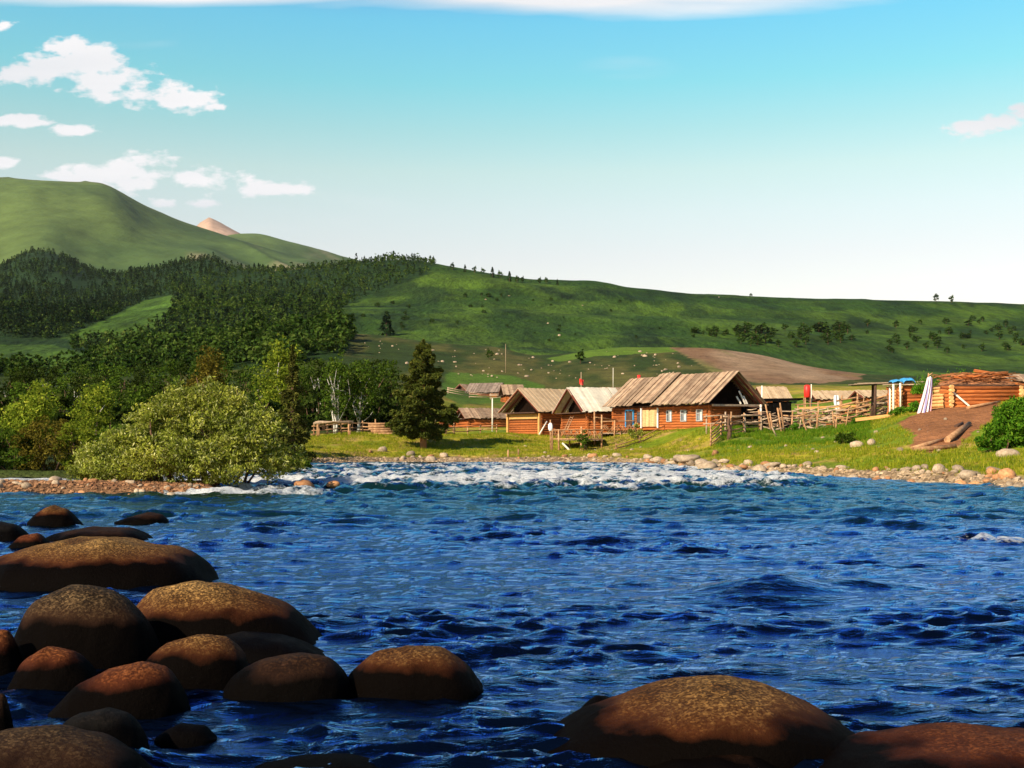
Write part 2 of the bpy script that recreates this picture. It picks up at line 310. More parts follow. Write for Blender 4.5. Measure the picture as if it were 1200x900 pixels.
for yk, pk in ((y9, p9), (y10, p10), (y11, p11), (y12, p12), (y13, p13), (y14, p14), (y15, p15), (y16, p16), (y17, p17), (y18, p18), (y19, p19), (y20, p20), (y21, p21), (y22, p22)):
    LAY.append((yk, zpy(yk, pk)))
PXG = np.arange(-600, 1801, 3.0)
KER = np.exp(-0.5 * (np.arange(-6, 7) / 2.4) ** 2); KER /= KER.sum()
def smcol(a): return np.convolve(np.pad(a, 6, mode='edge'), KER, 'valid')
LYT = [smcol(f(PXG)) for f, _ in LAY]; LZT = [smcol(g(PXG)) if k != len(LAY) - 2 else g(PXG) for k, (_, g) in enumerate(LAY)]
def gz(x, y, noise=True):
    x = np.atleast_1d(np.asarray(x, float)); y = np.atleast_1d(np.asarray(y, float))
    px = CX + FP * x / np.maximum(y, 0.05)
    Y = [np.interp(px, PXG, a) for a in LYT]; Z = [np.interp(px, PXG, a) for a in LZT]
    z = np.where(y < Y[0], Z[0], Z[-1])
    for k in range(len(Y) - 1):
        m = (y >= Y[k]) & (y < Y[k + 1])
        t = np.clip((y - Y[k]) / (Y[k + 1] - Y[k]), 0, 1); ts = t * t * (3 - 2 * t); t = 0.45 * t + 0.55 * ts
        z = np.where(m, Z[k] + (Z[k + 1] - Z[k]) * t, z)
    my = sst(31.3, 33.8, y) * (1 - sst(37.6, 41.5, y)) * (1 - sst(235, 310, px))
    z = np.where(my > 0, np.maximum(z, -0.85 + 1.08 * my), z)
    if noise:
        land = sst(-0.1, 0.4, z)
        z = z + land * 0.14 * fbm(x / 3.1, y / 3.1, 3, 3) * (1 - sst(140, 200, y)) 
        z = z + 1.1 * fbm(x / 28, y / 28, 5, 4) * sst(120, 260, y) * (1 - sst(380, 900, y) * 0.3)
        z = z + 5.5 * fbm(x / 120, y / 120, 8, 4) * sst(420, 620, y) * (1 - sst(930, 1000, y) * 0.75) * (y < 2300)
        su = x * 0.93 + y * 0.36; sv = y * 0.93 - x * 0.36; rg = 1 - np.abs(fbm(su / 430, sv / 2300, 12, 4, 0.5)) * 2
        z = z + 44 * (rg - 0.5) * sst(2400, 3000, y) * (1 - 0.96 * sst(3150, 3850, y) * (1 - sst(4050, 4300, y))) * (1 - sst(4300, 5000, y) * 0.7)
    return z
def G(px, d, dz=0.0):
    x = (px - CX) / FP * d
    return Vector((x, d, float(gz(x, d)[0]) + dz))

DIRT = [(1052, 498), (1075, 482), (1100, 474), (1150, 472), (1172, 470), (1168, 488), (1142, 505), (1120, 527), (1085, 530), (1066, 522), (1070, 508)]
BROWN = [(783, 406), (842, 405), (900, 415), (950, 426), (1018, 437), (1008, 444), (960, 449), (905, 450), (862, 446), (835, 436), (812, 422)]
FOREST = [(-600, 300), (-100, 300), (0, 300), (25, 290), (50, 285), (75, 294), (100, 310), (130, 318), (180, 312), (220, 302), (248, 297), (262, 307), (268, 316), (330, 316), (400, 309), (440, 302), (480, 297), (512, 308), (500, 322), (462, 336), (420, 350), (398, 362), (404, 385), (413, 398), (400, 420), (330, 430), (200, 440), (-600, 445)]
MEAD1 = [(72, 396), (120, 376), (170, 352), (202, 345), (205, 362), (190, 380), (150, 395), (95, 401)]
MEAD2 = [(-600, 406), (-20, 404), (60, 404), (112, 418), (96, 436), (0, 438), (-600, 438)]
ROCKS = [(420, 398), (520, 403), (600, 408), (640, 420), (700, 412), (785, 411), (815, 424), (830, 438), (700, 448), (600, 445), (520, 440), (450, 425)]

def ground_colour(x, y, z):
    px = CX + FP * x / y; py = HY - FP * (z - CAMZ) / y
    n1 = fbm(x / 6, y / 6, 21, 4); n2 = fbm(x / 1.3, y / 1.3, 23, 3); n3 = fbm(x / 60, y / 60, 25, 4); n4 = fbm(x / 14, y / 40, 27, 4)
    wj = 5 * fbm(px / 9, py / 5, 31, 3)
    def lerp(a, b, t): return a + (b - a) * t[:, None]
    g1 = np.array([0.125, 0.17, 0.008]); g2 = np.array([0.34, 0.27, 0.020]); g3 = np.array([0.30, 0.19, 0.07])
    c = lerp(np.tile(g1, (len(x), 1)), g2, sst(-0.25, 0.35, n1 + 0.4 * n2))
    c = lerp(c, g3, sst(0.18, 0.5, n1 * 0.5 + n2 * 0.6 + 0.1) * 0.75)
    lush = sst(820, 870, px) * (1 - sst(1010, 1060, px)) * sst(60, 68, y)
    c = lerp(c, np.array([0.075, 0.165, 0.008]), lush * 0.75 * (y < 130))
    stony = np.array([0.24, 0.16, 0.09])
    c = lerp(c, stony, (1 - sst(0.18, 0.42, z + 0.16 * n2)) * (y < 130))
    bed = np.array([0.10, 0.06, 0.035]); c = lerp(c, bed, (1 - sst(-0.12, 0.02, z)) * (y < 130))
    c = lerp(c, np.array([0.16, 0.075, 0.035]), ((y < 42) & (y > 28) & (px < 350)) * 0.8)
    c = lerp(c, np.array([0.24, 0.10, 0.04]), 1.0 * inpoly(px + wj, py + wj * 0.6, DIRT) * (y < 120))
    # woodland floor at the left
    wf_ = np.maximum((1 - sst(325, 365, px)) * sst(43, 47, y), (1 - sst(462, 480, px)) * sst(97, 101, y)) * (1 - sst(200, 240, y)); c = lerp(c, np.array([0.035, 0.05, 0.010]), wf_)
    # low rocky ridge
    r = sst(150, 200, y) * (y < 390); c = lerp(c, lerp(np.tile(np.array([0.026, 0.042, 0.008]), (len(x), 1)), np.array([0.085, 0.078, 0.020]), sst(-0.3, 0.5, n4 + 0.7 * fbm(x / 4, y / 9, 45, 4))), r)
    fld = inpoly(px, py, [(515, 462), (525, 436), (600, 440), (640, 452), (640, 470), (540, 474)]); c = lerp(c, np.array([0.06, 0.12, 0.012]), fld * 0.8 * (y > 150) * (y < 390))
    mz = (inpoly(px, py, [(640, 420), (720, 405), (785, 404), (800, 412), (700, 417), (655, 424)])) & (y > 150) & (y < 390); c = lerp(c, np.array([0.095, 0.16, 0.016]), mz * 0.8)
    br = inpoly(px + wj * 0.8, py + wj * 0.35, BROWN) & (y > 195) & (y < 390)
    brown = lerp(np.tile(np.array([0.17, 0.095, 0.05]), (len(x), 1)), np.array([0.26, 0.17, 0.10]), sst(-0.3, 0.4, n4)); brown = lerp(brown, np.array([0.12, 0.12, 0.03]), sst(0.25, 0.6, fbm(x / 9, y / 22, 41, 4)))
    c = np.where(br[:, None], brown, c)
    # main hill
    h = (y >= 385) & (y < 2300)
    hc = lerp(np.tile(np.array([0.020, 0.046, 0.005]), (len(x), 1)), np.array([0.048, 0.086, 0.008]), sst(-0.35, 0.4, n3 + 0.5 * fbm(x / 25, y / 90, 35, 4)))
    hc = lerp(hc, np.array([0.011, 0.026, 0.005]), sst(0.1, 0.4, fbm(x / 30, y / 80, 37, 5, .6)) * 0.8)
    c = np.where(h[:, None], hc, c)
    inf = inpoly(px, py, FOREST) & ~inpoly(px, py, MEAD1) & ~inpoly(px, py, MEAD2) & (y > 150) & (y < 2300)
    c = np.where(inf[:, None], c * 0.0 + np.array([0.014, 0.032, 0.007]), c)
    me = (inpoly(px, py, MEAD1) | inpoly(px, py, MEAD2)) & (y > 150) & (y < 2300); c = np.where(me[:, None], np.array([0.040, 0.080, 0.009]) * (1 + 0.5 * n4)[:, None], c)
    # mountains
    m = y >= 2300
    mn = fbm(x / 700, y / 700, 51, 5); mr = fbm((x * 0.93 + y * 0.36) / 110, (y * 0.93 - x * 0.36) / 900, 53, 5)
    mc = lerp(np.tile(np.array([0.045, 0.078, 0.022]), (len(x), 1)), np.array([0.085, 0.125, 0.032]), sst(-0.35, 0.45, mn))
    mc = lerp(mc, np.array([0.20, 0.165, 0.095]), sst(0.12, 0.55, mr) * 0.75)
    mc = lerp(mc, np.array([0.17, 0.13, 0.075]), (sst(3700, 3980, y) * (y < 4200) * 0.65))
    c = np.where(m[:, None], mc, c)
    pk = y > 6300; c = np.where(pk[:, None], lerp(np.tile(np.array([0.25, 0.15, 0.10]), (len(x), 1)), np.array([0.38, 0.25, 0.175]), sst(-0.4, 0.4, mr)), c)
    return np.clip(c, 0.002, 0.9)

def groundmat(name, sc1, sc2, vary, bump, bdist, sx=1.0, sy=1.0):
    m = bpy.data.materials.new(name); t, o = nodes(m); N = t.nodes.new; L = t.links.new
    b = N('ShaderNodeBsdfPrincipled'); b.inputs['Roughness'].default_value = 0.95; b.inputs['Specular IOR Level'].default_value = 0.1
    a = N('ShaderNodeAttribute'); a.attribute_name = 'cover'
    tc = N('ShaderNodeTexCoord'); mp = N('ShaderNodeMapping'); mp.inputs['Scale'].default_value = (sx, sy, 1); L(tc.outputs['Object'], mp.inputs[0])
    n = N('ShaderNodeTexNoise'); n.inputs['Scale'].default_value = sc1; n.inputs['Detail'].default_value = 8; n.inputs['Roughness'].default_value = 0.68; L(mp.outputs[0], n.inputs['Vector'])
    mr = N('ShaderNodeMapRange'); mr.inputs[1].default_value = 0.36; mr.inputs[2].default_value = 0.64; mr.inputs[3].default_value = 1 - vary; mr.inputs[4].default_value = 1 + vary; nb = N('ShaderNodeTexNoise'); nb.inputs['Scale'].default_value = sc1 * 0.17; nb.inputs['Detail'].default_value = 6; nb.inputs['Roughness'].default_value = 0.65; L(mp.outputs[0], nb.inputs['Vector'])
    av = N('ShaderNodeMath'); av.operation = 'ADD'; L(n.outputs[0], av.inputs[0]); L(nb.outputs[0], av.inputs[1]); hv = N('ShaderNodeMath'); hv.operation = 'MULTIPLY'; L(av.outputs[0], hv.inputs[0]); hv.inputs[1].default_value = 0.5; L(hv.outputs[0], mr.inputs[0])
    hs = N('ShaderNodeHueSaturation'); L(mr.outputs[0], hs.inputs['Value']); L(a.outputs['Color'], hs.inputs['Color']); L(hs.outputs[0], b.inputs['Base Color'])
    n2 = N('ShaderNodeTexNoise'); n2.inputs['Scale'].default_value = sc2; n2.inputs['Detail'].default_value = 6; L(mp.outputs[0], n2.inputs['Vector'])
    bp = N('ShaderNodeBump'); bp.inputs['Strength'].default_value = bump; bp.inputs['Distance'].default_value = bdist; L(n2.outputs[0], bp.inputs['Height']); L(bp.outputs[0], b.inputs['Normal'])
    L(b.outputs[0], o.inputs[0]); return m
def fan(ys, step):
    px = np.arange(-500, 1701, step); X = (px[None, :] - CX) / FP * ys[:, None]; Yg = np.repeat(ys[:, None], len(px), 1)
    return X.ravel(), Yg.ravel(), len(ys), len(px)
def gridfaces(r, c):
    i = np.arange((r - 1) * c).reshape(r - 1, c)[:, :-1].ravel()
    return np.stack([i, i + 1, i + c + 1, i + c], 1)
def terrain(name, ys, step, mat):
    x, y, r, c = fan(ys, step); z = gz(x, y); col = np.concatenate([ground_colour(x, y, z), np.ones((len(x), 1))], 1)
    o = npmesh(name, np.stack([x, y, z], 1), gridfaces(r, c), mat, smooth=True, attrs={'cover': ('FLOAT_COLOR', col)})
    o['kind'] = 'structure'; return o
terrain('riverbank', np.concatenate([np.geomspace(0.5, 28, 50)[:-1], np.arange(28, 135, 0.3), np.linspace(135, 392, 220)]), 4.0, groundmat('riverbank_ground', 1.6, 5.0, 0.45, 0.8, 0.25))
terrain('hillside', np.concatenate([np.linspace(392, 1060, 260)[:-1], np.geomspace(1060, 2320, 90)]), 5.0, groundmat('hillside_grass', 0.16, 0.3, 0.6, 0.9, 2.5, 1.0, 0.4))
terrain('mountain', np.concatenate([np.geomspace(2320, 4400, 150)[:-1], np.geomspace(4400, 9800, 110)]), 5.0, groundmat('mountain_grass', 0.012, 0.02, 0.28, 0.7, 10.0))

# ------------------------------------------------------------------ river
def water():
    ys = [2.2]
    while ys[-1] < 92: ys.append(ys[-1] + max(0.018, 0.0044 * ys[-1]))
    ys = np.array(ys); x, y, r, c = fan(ys, 3.4)
    px = CX + FP * x / y; py = HY + FP * CAMZ / y
    wx = x + 0.35 * fbm(x / 1.7, y / 1.7, 61, 2); wy = y + 0.35 * fbm(x / 1.7 + 9, y / 1.7, 62, 2)
    z = np.zeros_like(x); rs = np.random.default_rng(5)
    for i in range(64):
        lam = 0.17 * (2.1 / 0.17) ** (i / 63.0); th = math.radians(84 + rs.normal(0, 27)); k = 2 * math.pi / lam
        ph = rs.uniform(0, 6.28); amp = 0.0088 * lam ** 0.9 * (1.1 if lam < 0.8 else 0.5)
        s = np.sin(k * (wx * math.cos(th) + wy * math.sin(th)) + ph)
        fade = 1 - sst(0.02, 0.06, np.full_like(y, 0.0) + 0.0044 * y / lam * 0.25)
        z += amp * fade * (s + 0.35 * (s * s - 0.5))
    patch = 0.16 + 0.62 * sst(-0.2, 0.5, fbm(x / 2.2, y / 1.4, 64, 4))
    z *= patch
    def ridged(lx, ly, sd, p):
        n = fbm(x / lx + 0.35 * fbm(x / lx * .6, y / ly * .6, sd + 40, 2), y / ly, sd, 2); return np.clip(1 - np.abs(n) * 2.4, 0, 1) ** p
    near = sst(30, 16, y) if False else 1 - sst(14, 30, y)
    z += 0.016 * ridged(0.42, 0.17, 201, 2.2) * near * (0.4 + patch) + 0.032 * ridged(0.66, 0.25, 203, 2.0) * (0.35 + patch) + 0.056 * ridged(1.35, 0.55, 205, 1.8) * sst(7, 16, y) * (0.3 + patch)
    z += 0.07 * ridged(2.8, 1.3, 207, 1.8) * sst(13, 24, y) * (1 - sst(36, 46, y))
    z -= 0.02
    # standing waves before and in the rapids
    rap = sst(28, 40, y) * (1 - sst(66, 80, y)) * sst(90, 250, px) * (1 - sst(890, 1030, px))
    pre = sst(17, 26, y) * (1 - sst(38, 50, y))
    rid = 1 - np.abs(fbm(x / 1.8, y / 1.3, 71, 4, 0.55)) * 2.0
    z += pre * 0.05 * (rid - 0.45) + rap * 0.26 * (rid - 0.42) + rap * 0.12 * fbm(x / 0.6, y / 0.6, 73, 4, .6)
    # smooth hump over the sunken boulder and the small breaking wave
    def bump(px0, py0, rx, ry, h, skew=0.0):
        yy = FP * CAMZ / (py0 - HY); xx = (px0 - CX) / FP * yy
        return h * np.exp(-((x - xx) / rx) ** 2 - ((y - yy + skew) / ry) ** 2)
    z += bump(900, 692, 0.62, 0.40, 0.15) - bump(905, 706, 0.7, 0.3, 0.05)
    z += bump(1165, 628, 0.75, 0.35, 0.12) + bump(1085, 651, 0.35, 0.25, 0.08) + bump(640, 745, 0.25, 0.18, 0.05) + bump(1010, 688, 0.5, 0.3, 0.08)
    z += bump(655, 590, 1.0, 0.6, 0.14) + bump(880, 600, 1.3, 0.6, 0.13) + bump(1040, 604, 1.2, 0.5, 0.14) + bump(410, 612, .8, .4, .09)
    # foam
    f1 = fbm(x / 0.9, y / 1.5, 81, 6, 0.68); f2 = fbm(x / 0.35, y / 0.5, 83, 3)
    zone = rap * (0.40 + 0.30 * sst(40, 36, y) * 0 + 0.28 * np.exp(-((py - 567) / 6.0) ** 2) * (1 - sst(600, 760, px)) + 0.24 * np.exp(-((py - 560 - (px - 640) * 0.02) / 8.0) ** 2) * sst(520, 620, px))
    foam = 0.95 * sst(0.40, 0.95, zone * 1.0 + 0.66 * f1 + 0.26 * f2 + 0.55 * (rid - 0.5) * rap) * sst(0.02, 0.2, rap)
    left = (1 - sst(60, 110, px)) * sst(39.5, 41, y) * (1 - sst(44.5, 46.5, y)); foam = np.maximum(foam, left * sst(-0.3, 0.25, f1 + 0.4 * f2 + 0.15))
    edge = (1 - sst(330, 420, px)) * sst(150, 230, px) * np.exp(-((y - 34.2 + 0.4 * f1) / 2.6) ** 2); foam = np.maximum(foam, edge * sst(-0.45, 0.2, f1 + 0.4 * f2 + 0.1))
    brk = bump(1145, 634, 0.36, 0.22, 1.0) + bump(1195, 637, 0.42, 0.2, .9) 
    foam = np.maximum(foam, 0.66 * np.clip(brk * 1.5, 0, 1) * sst(-0.4, 0.2, f2 + 0.5 * f1))
    z += foam * (0.03 + 0.05 * f2) + 0.045 * np.clip(brk, 0, 1) * (0.8 + 1.6 * f2 + f1)
    teal = np.clip(pre * 0.8 + rap, 0, 1)
    z = np.maximum(z, -0.35)
    m = bpy.data.materials.new('river_water'); t, o = nodes(m); N = t.nodes.new; L = t.links.new
    b = N('ShaderNodeBsdfDiffuse'); gl = N('ShaderNodeBsdfGlossy'); gl.inputs['Roughness'].default_value = 0.05; gl.inputs['Color'].default_value = (0.40, 0.66, 1.0, 1); fr = N('ShaderNodeLayerWeight'); fr.inputs['Blend'].default_value = 0.5; fm = N('ShaderNodeMapRange'); fm.inputs[1].default_value = 0.60; fm.inputs[2].default_value = 0.90; fm.inputs[3].default_value = 0.006; fm.interpolation_type = 'SMOOTHSTEP'; L(fr.outputs['Facing'], fm.inputs[0]); wm = N('ShaderNodeMixShader')
    at = N('ShaderNodeAttribute'); at.attribute_name = 'depth_tint'
    cm = N('ShaderNodeMix'); cm.data_type = 'RGBA'; L(at.outputs['Fac'], cm.inputs[0]); cm.inputs[6].default_value = (0.0006, 0.002, 0.007, 1); cm.inputs[7].default_value = (0.003, 0.018, 0.020, 1)
    L(cm.outputs[2], b.inputs['Color']); gc = N('ShaderNodeMix'); gc.data_type = 'RGBA'; L(at.outputs['Fac'], gc.inputs[0]); gc.inputs[6].default_value = (0.28, 0.48, 0.83, 1); gc.inputs[7].default_value = (0.20, 0.37, 0.46, 1); L(gc.outputs[2], gl.inputs['Color']); L(fm.outputs[0], wm.inputs[0]); L(b.outputs[0], wm.inputs[1]); L(gl.outputs[0], wm.inputs[2])
    tc = N('ShaderNodeTexCoord'); n1 = N('ShaderNodeTexNoise'); n1.inputs['Scale'].default_value = 7.0; n1.inputs['Detail'].default_value = 6; n1.inputs['Roughness'].default_value = 0.6; wp = N('ShaderNodeMapping'); wp.inputs['Scale'].default_value = (0.55, 1.25, 1); wp.inputs['Rotation'].default_value = (0, 0, 0.1); L(tc.outputs['Object'], wp.inputs[0]); L(wp.outputs[0], n1.inputs['Vector'])
    bp = N('ShaderNodeBump'); bp.inputs['Strength'].default_value = 0.6; bp.inputs['Distance'].default_value = 0.05; L(n1.outputs[0], bp.inputs['Height']); L(bp.outputs[0], b.inputs['Normal']); L(bp.outputs[0], gl.inputs['Normal']); L(bp.outputs[0], fr.inputs['Normal'])
    fa = N('ShaderNodeAttribute'); fa.attribute_name = 'foam'
    n3 = N('ShaderNodeTexNoise'); n3.inputs['Scale'].default_value = 11; n3.inputs['Detail'].default_value = 6; n3.inputs['Roughness'].default_value = 0.7; L(tc.outputs['Object'], n3.inputs['Vector'])
    ma = N('ShaderNodeMath'); ma.operation = 'MULTIPLY_ADD'; L(n3.outputs[0], ma.inputs[0]); ma.inputs[1].default_value = 1.7; ma.inputs[2].default_value = -0.9
    ad = N('ShaderNodeMath'); ad.operation = 'ADD'; L(fa.outputs['Fac'], ad.inputs[0]); L(ma.outputs[0], ad.inputs[1])
    mr = N('ShaderNodeMapRange'); mr.inputs[1].default_value = 0.25; mr.inputs[2].default_value = 0.75; L(ad.outputs[0], mr.inputs[0])
    mlt = N('ShaderNodeMath'); mlt.operation = 'MULTIPLY'; L(mr.outputs[0], mlt.inputs[0])
    st = N('ShaderNodeMapRange'); st.inputs[1].default_value = 0.02; st.inputs[2].default_value = 0.15; L(fa.outputs['Fac'], st.inputs[0]); L(st.outputs[0], mlt.inputs[1])
    fd = N('ShaderNodeBsdfPrincipled'); fd.inputs['Base Color'].default_value = (0.50, 0.51, 0.51, 1); fd.inputs['Roughness'].default_value = 0.8
    bp2 = N('ShaderNodeBump'); bp2.inputs['Strength'].default_value = 0.8; bp2.inputs['Distance'].default_value = 0.1; L(n3.outputs[0], bp2.inputs['Height']); L(bp2.outputs[0], fd.inputs['Normal'])
    mx = N('ShaderNodeMixShader'); L(mlt.outputs[0], mx.inputs[0]); L(wm.outputs[0], mx.inputs[1]); L(fd.outputs[0], mx.inputs[2]); L(mx.outputs[0], o.inputs[0])
    ob = npmesh('river', np.stack([x, y, z], 1), gridfaces(r, c), m, smooth=True, attrs={'foam': ('FLOAT', foam), 'depth_tint': ('FLOAT', teal)})
    ob['kind'] = 'structure'; return ob
water()

# ------------------------------------------------------------------ foreground boulders
def bouldermat(name, top1, top2, red, wet):  # wet: black for the wet foot and the shade painted above it
    m = bpy.data.materials.new(name); t, o = nodes(m); N = t.nodes.new; L = t.links.new
    b = N('ShaderNodeBsdfPrincipled'); b.inputs['Specular IOR Level'].default_value = 0.18
    tc = N('ShaderNodeTexCoord'); oi = N('ShaderNodeObjectInfo')
    off = N('ShaderNodeVectorMath'); off.operation = 'MULTIPLY_ADD'; off.inputs[1].default_value = (1, 1, 1); L(tc.outputs['Object'], off.inputs[0]); 
    sp = N('ShaderNodeMath'); sp.operation = 'MULTIPLY'; sp.inputs[1].default_value = 37.0; L(oi.outputs['Random'], sp.inputs[0]); L(sp.outputs[0], off.inputs[2])
    big = N('ShaderNodeTexNoise'); big.inputs['Scale'].default_value = 3.2; big.inputs['Detail'].default_value = 5; L(off.outputs[0], big.inputs['Vector'])
    r1 = N('ShaderNodeValToRGB'); L(big.outputs[0], r1.inputs[0]); r1.color_ramp.elements[0].position = 0.36; r1.color_ramp.elements[0].color = (*top1, 1); r1.color_ramp.elements[1].position = 0.66; r1.color_ramp.elements[1].color = (*top2, 1)
    # mineral grain
    gr = N('ShaderNodeTexVoronoi'); gr.inputs['Scale'].default_value = 85; L(off.outputs[0], gr.inputs['Vector'])
    sepc = N('ShaderNodeSeparateColor'); L(gr.outputs['Color'], sepc.inputs[0])
    pw = N('ShaderNodeMath'); pw.operation = 'POWER'; L(sepc.outputs[0], pw.inputs[0]); pw.inputs[1].default_value = 2.4; gm = N('ShaderNodeMapRange'); gm.inputs[3].default_value = 0.38; gm.inputs[4].default_value = 3.3; L(pw.outputs[0], gm.inputs[0])
    g2 = N('ShaderNodeTexNoise'); g2.inputs['Scale'].default_value = 26; g2.inputs['Detail'].default_value = 8; g2.inputs['Roughness'].default_value = 0.75; L(off.outputs[0], g2.inputs['Vector'])
    gm2 = N('ShaderNodeMapRange'); gm2.inputs[1].default_value = 0.3; gm2.inputs[2].default_value = 0.7; gm2.inputs[3].default_value = 0.25; gm2.inputs[4].default_value = 1.85; L(g2.outputs[0], gm2.inputs[0])
    mm = N('ShaderNodeMath'); mm.operation = 'MULTIPLY'; L(gm.outputs[0], mm.inputs[0]); L(gm2.outputs[0], mm.inputs[1])
    hs = N('ShaderNodeHueSaturation'); L(mm.outputs[0], hs.inputs['Value']); L(r1.outputs[0], hs.inputs['Color'])
    # rust-red lichen and wet waterline, its black carried up the sides as painted shade
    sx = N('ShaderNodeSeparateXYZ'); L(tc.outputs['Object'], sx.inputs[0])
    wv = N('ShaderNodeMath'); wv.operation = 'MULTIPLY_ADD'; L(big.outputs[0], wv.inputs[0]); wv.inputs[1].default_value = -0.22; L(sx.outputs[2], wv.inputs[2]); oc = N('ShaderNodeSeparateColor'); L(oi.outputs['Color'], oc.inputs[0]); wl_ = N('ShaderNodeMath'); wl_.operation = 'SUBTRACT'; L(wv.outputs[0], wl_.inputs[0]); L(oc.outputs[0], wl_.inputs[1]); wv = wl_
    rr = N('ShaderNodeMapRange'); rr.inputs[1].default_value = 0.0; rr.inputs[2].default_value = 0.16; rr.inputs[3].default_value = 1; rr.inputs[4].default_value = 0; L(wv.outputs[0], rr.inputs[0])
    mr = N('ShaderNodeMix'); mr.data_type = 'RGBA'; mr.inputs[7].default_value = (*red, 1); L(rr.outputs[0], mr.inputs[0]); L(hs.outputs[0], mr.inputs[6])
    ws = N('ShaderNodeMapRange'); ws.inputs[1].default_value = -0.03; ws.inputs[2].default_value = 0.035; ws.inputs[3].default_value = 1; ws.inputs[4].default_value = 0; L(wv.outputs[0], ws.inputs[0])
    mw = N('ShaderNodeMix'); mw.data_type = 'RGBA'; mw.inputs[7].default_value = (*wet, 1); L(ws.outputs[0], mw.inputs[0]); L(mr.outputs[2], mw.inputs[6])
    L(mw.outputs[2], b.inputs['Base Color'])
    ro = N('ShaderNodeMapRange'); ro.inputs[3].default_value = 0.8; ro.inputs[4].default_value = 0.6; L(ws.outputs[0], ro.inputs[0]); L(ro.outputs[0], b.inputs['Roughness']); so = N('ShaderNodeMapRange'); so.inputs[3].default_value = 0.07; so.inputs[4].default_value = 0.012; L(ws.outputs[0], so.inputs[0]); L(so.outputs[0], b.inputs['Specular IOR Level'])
    bp = N('ShaderNodeBump'); bp.inputs['Strength'].default_value = 0.8; bp.inputs['Distance'].default_value = 0.02; L(g2.outputs[0], bp.inputs['Height']); L(bp.outputs[0], b.inputs['Normal'])
    L(b.outputs[0], o.inputs[0]); return m
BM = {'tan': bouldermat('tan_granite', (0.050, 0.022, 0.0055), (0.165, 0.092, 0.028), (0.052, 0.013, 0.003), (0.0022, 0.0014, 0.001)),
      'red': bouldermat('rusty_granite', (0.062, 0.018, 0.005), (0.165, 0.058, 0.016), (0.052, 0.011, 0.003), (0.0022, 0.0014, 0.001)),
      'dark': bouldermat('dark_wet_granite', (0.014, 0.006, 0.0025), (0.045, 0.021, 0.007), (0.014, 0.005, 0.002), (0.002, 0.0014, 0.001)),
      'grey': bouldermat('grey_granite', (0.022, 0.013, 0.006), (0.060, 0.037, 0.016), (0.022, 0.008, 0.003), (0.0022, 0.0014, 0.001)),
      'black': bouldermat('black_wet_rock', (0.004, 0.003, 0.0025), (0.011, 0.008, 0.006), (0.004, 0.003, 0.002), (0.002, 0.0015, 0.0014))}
def boulder(outline, base, kind, label, seed, depth=0.8, wet=None):
    o_ = np.array(outline, float); d0 = FP * CAMZ / (base - HY)
    x0, x1 = o_[0, 0], o_[-1, 0]; rx = (x1 - x0) / 2 / FP * d0; ry = rx * depth; yc = d0 + ry * 0.75
    k = yc / d0; cxp = (x0 + x1) / 2; xc = (cxp - CX) / FP * yc; rx *= k
    nu, na = 56, 44; th = np.pi * (np.arange(nu + 1)) / nu; uu = -np.cos(th)
    us = np.linspace(-1, 1, 201); zt = CAMZ - (np.interp((us + 1) / 2 * (x1 - x0) + x0, o_[:, 0], o_[:, 1]) - HY) / FP * yc
    kz = np.exp(-0.5 * (np.arange(-16, 17) / 4.5) ** 2); kz /= kz.sum(); zt = np.convolve(np.pad(zt, 16, mode='reflect', reflect_type='odd'), kz, 'valid')
    ends = np.sqrt(np.clip(1 - np.abs(us) ** 6, 0, 1)); zb = -0.5
    H = (zt - 0.0) * ends
    top = np.interp(uu, us, H)
    prof = np.sqrt(np.clip(1 - np.abs(uu) ** 2.3, 0, 1))
    a = 2 * np.pi * np.arange(na) / na; ca = np.sign(np.cos(a)) * np.abs(np.cos(a)) ** 0.96; sa = np.sign(np.sin(a)) * np.abs(np.sin(a)) ** 1.0
    V = []
    for i in range(nu + 1):
        X = np.full(na, uu[i] * rx); Yv = ry * prof[i] * ca
        Zv = np.where(sa >= 0, top[i] * sa - 0.02, zb * prof[i] * np.abs(sa) - 0.02)
        V.append(np.stack([X, Yv, Zv], 1))
    V = np.concatenate(V); s = rx
    dsp = 0.05 * s * fbm(V[:, 0] / s * 1.1 + seed, (V[:, 1] + 0.7 * V[:, 2]) / s * 1.4 - seed, seed, 3) + 0.026 * s * fbm(V[:, 0] / s * 4 + seed, (V[:, 1] - V[:, 2]) / s * 4, seed + 3, 3)
    nrm = V / np.array([rx ** 2, ry ** 2, max(0.1, zt.max()) ** 2]); nrm /= np.linalg.norm(nrm, axis=1)[:, None] + 1e-9
    V = V + nrm * dsp[:, None] * np.array([0.7, 1, 0.8])
    F = []
    for i in range(nu):
        for j in range(na):
            j2 = (j + 1) % na; F.append((i * na + j, (i + 1) * na + j, (i + 1) * na + j2, i * na + j2))
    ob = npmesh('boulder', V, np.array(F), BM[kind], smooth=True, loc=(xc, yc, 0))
    ob.color = (max(0.0, (wet if wet is not None else 0.56) * float(zt.max()) - 0.11), 0, 0, 1)  # red channel: height of the wet and painted-shade zone
    return tag(ob, label, 'boulder', 'boulders in the near water')
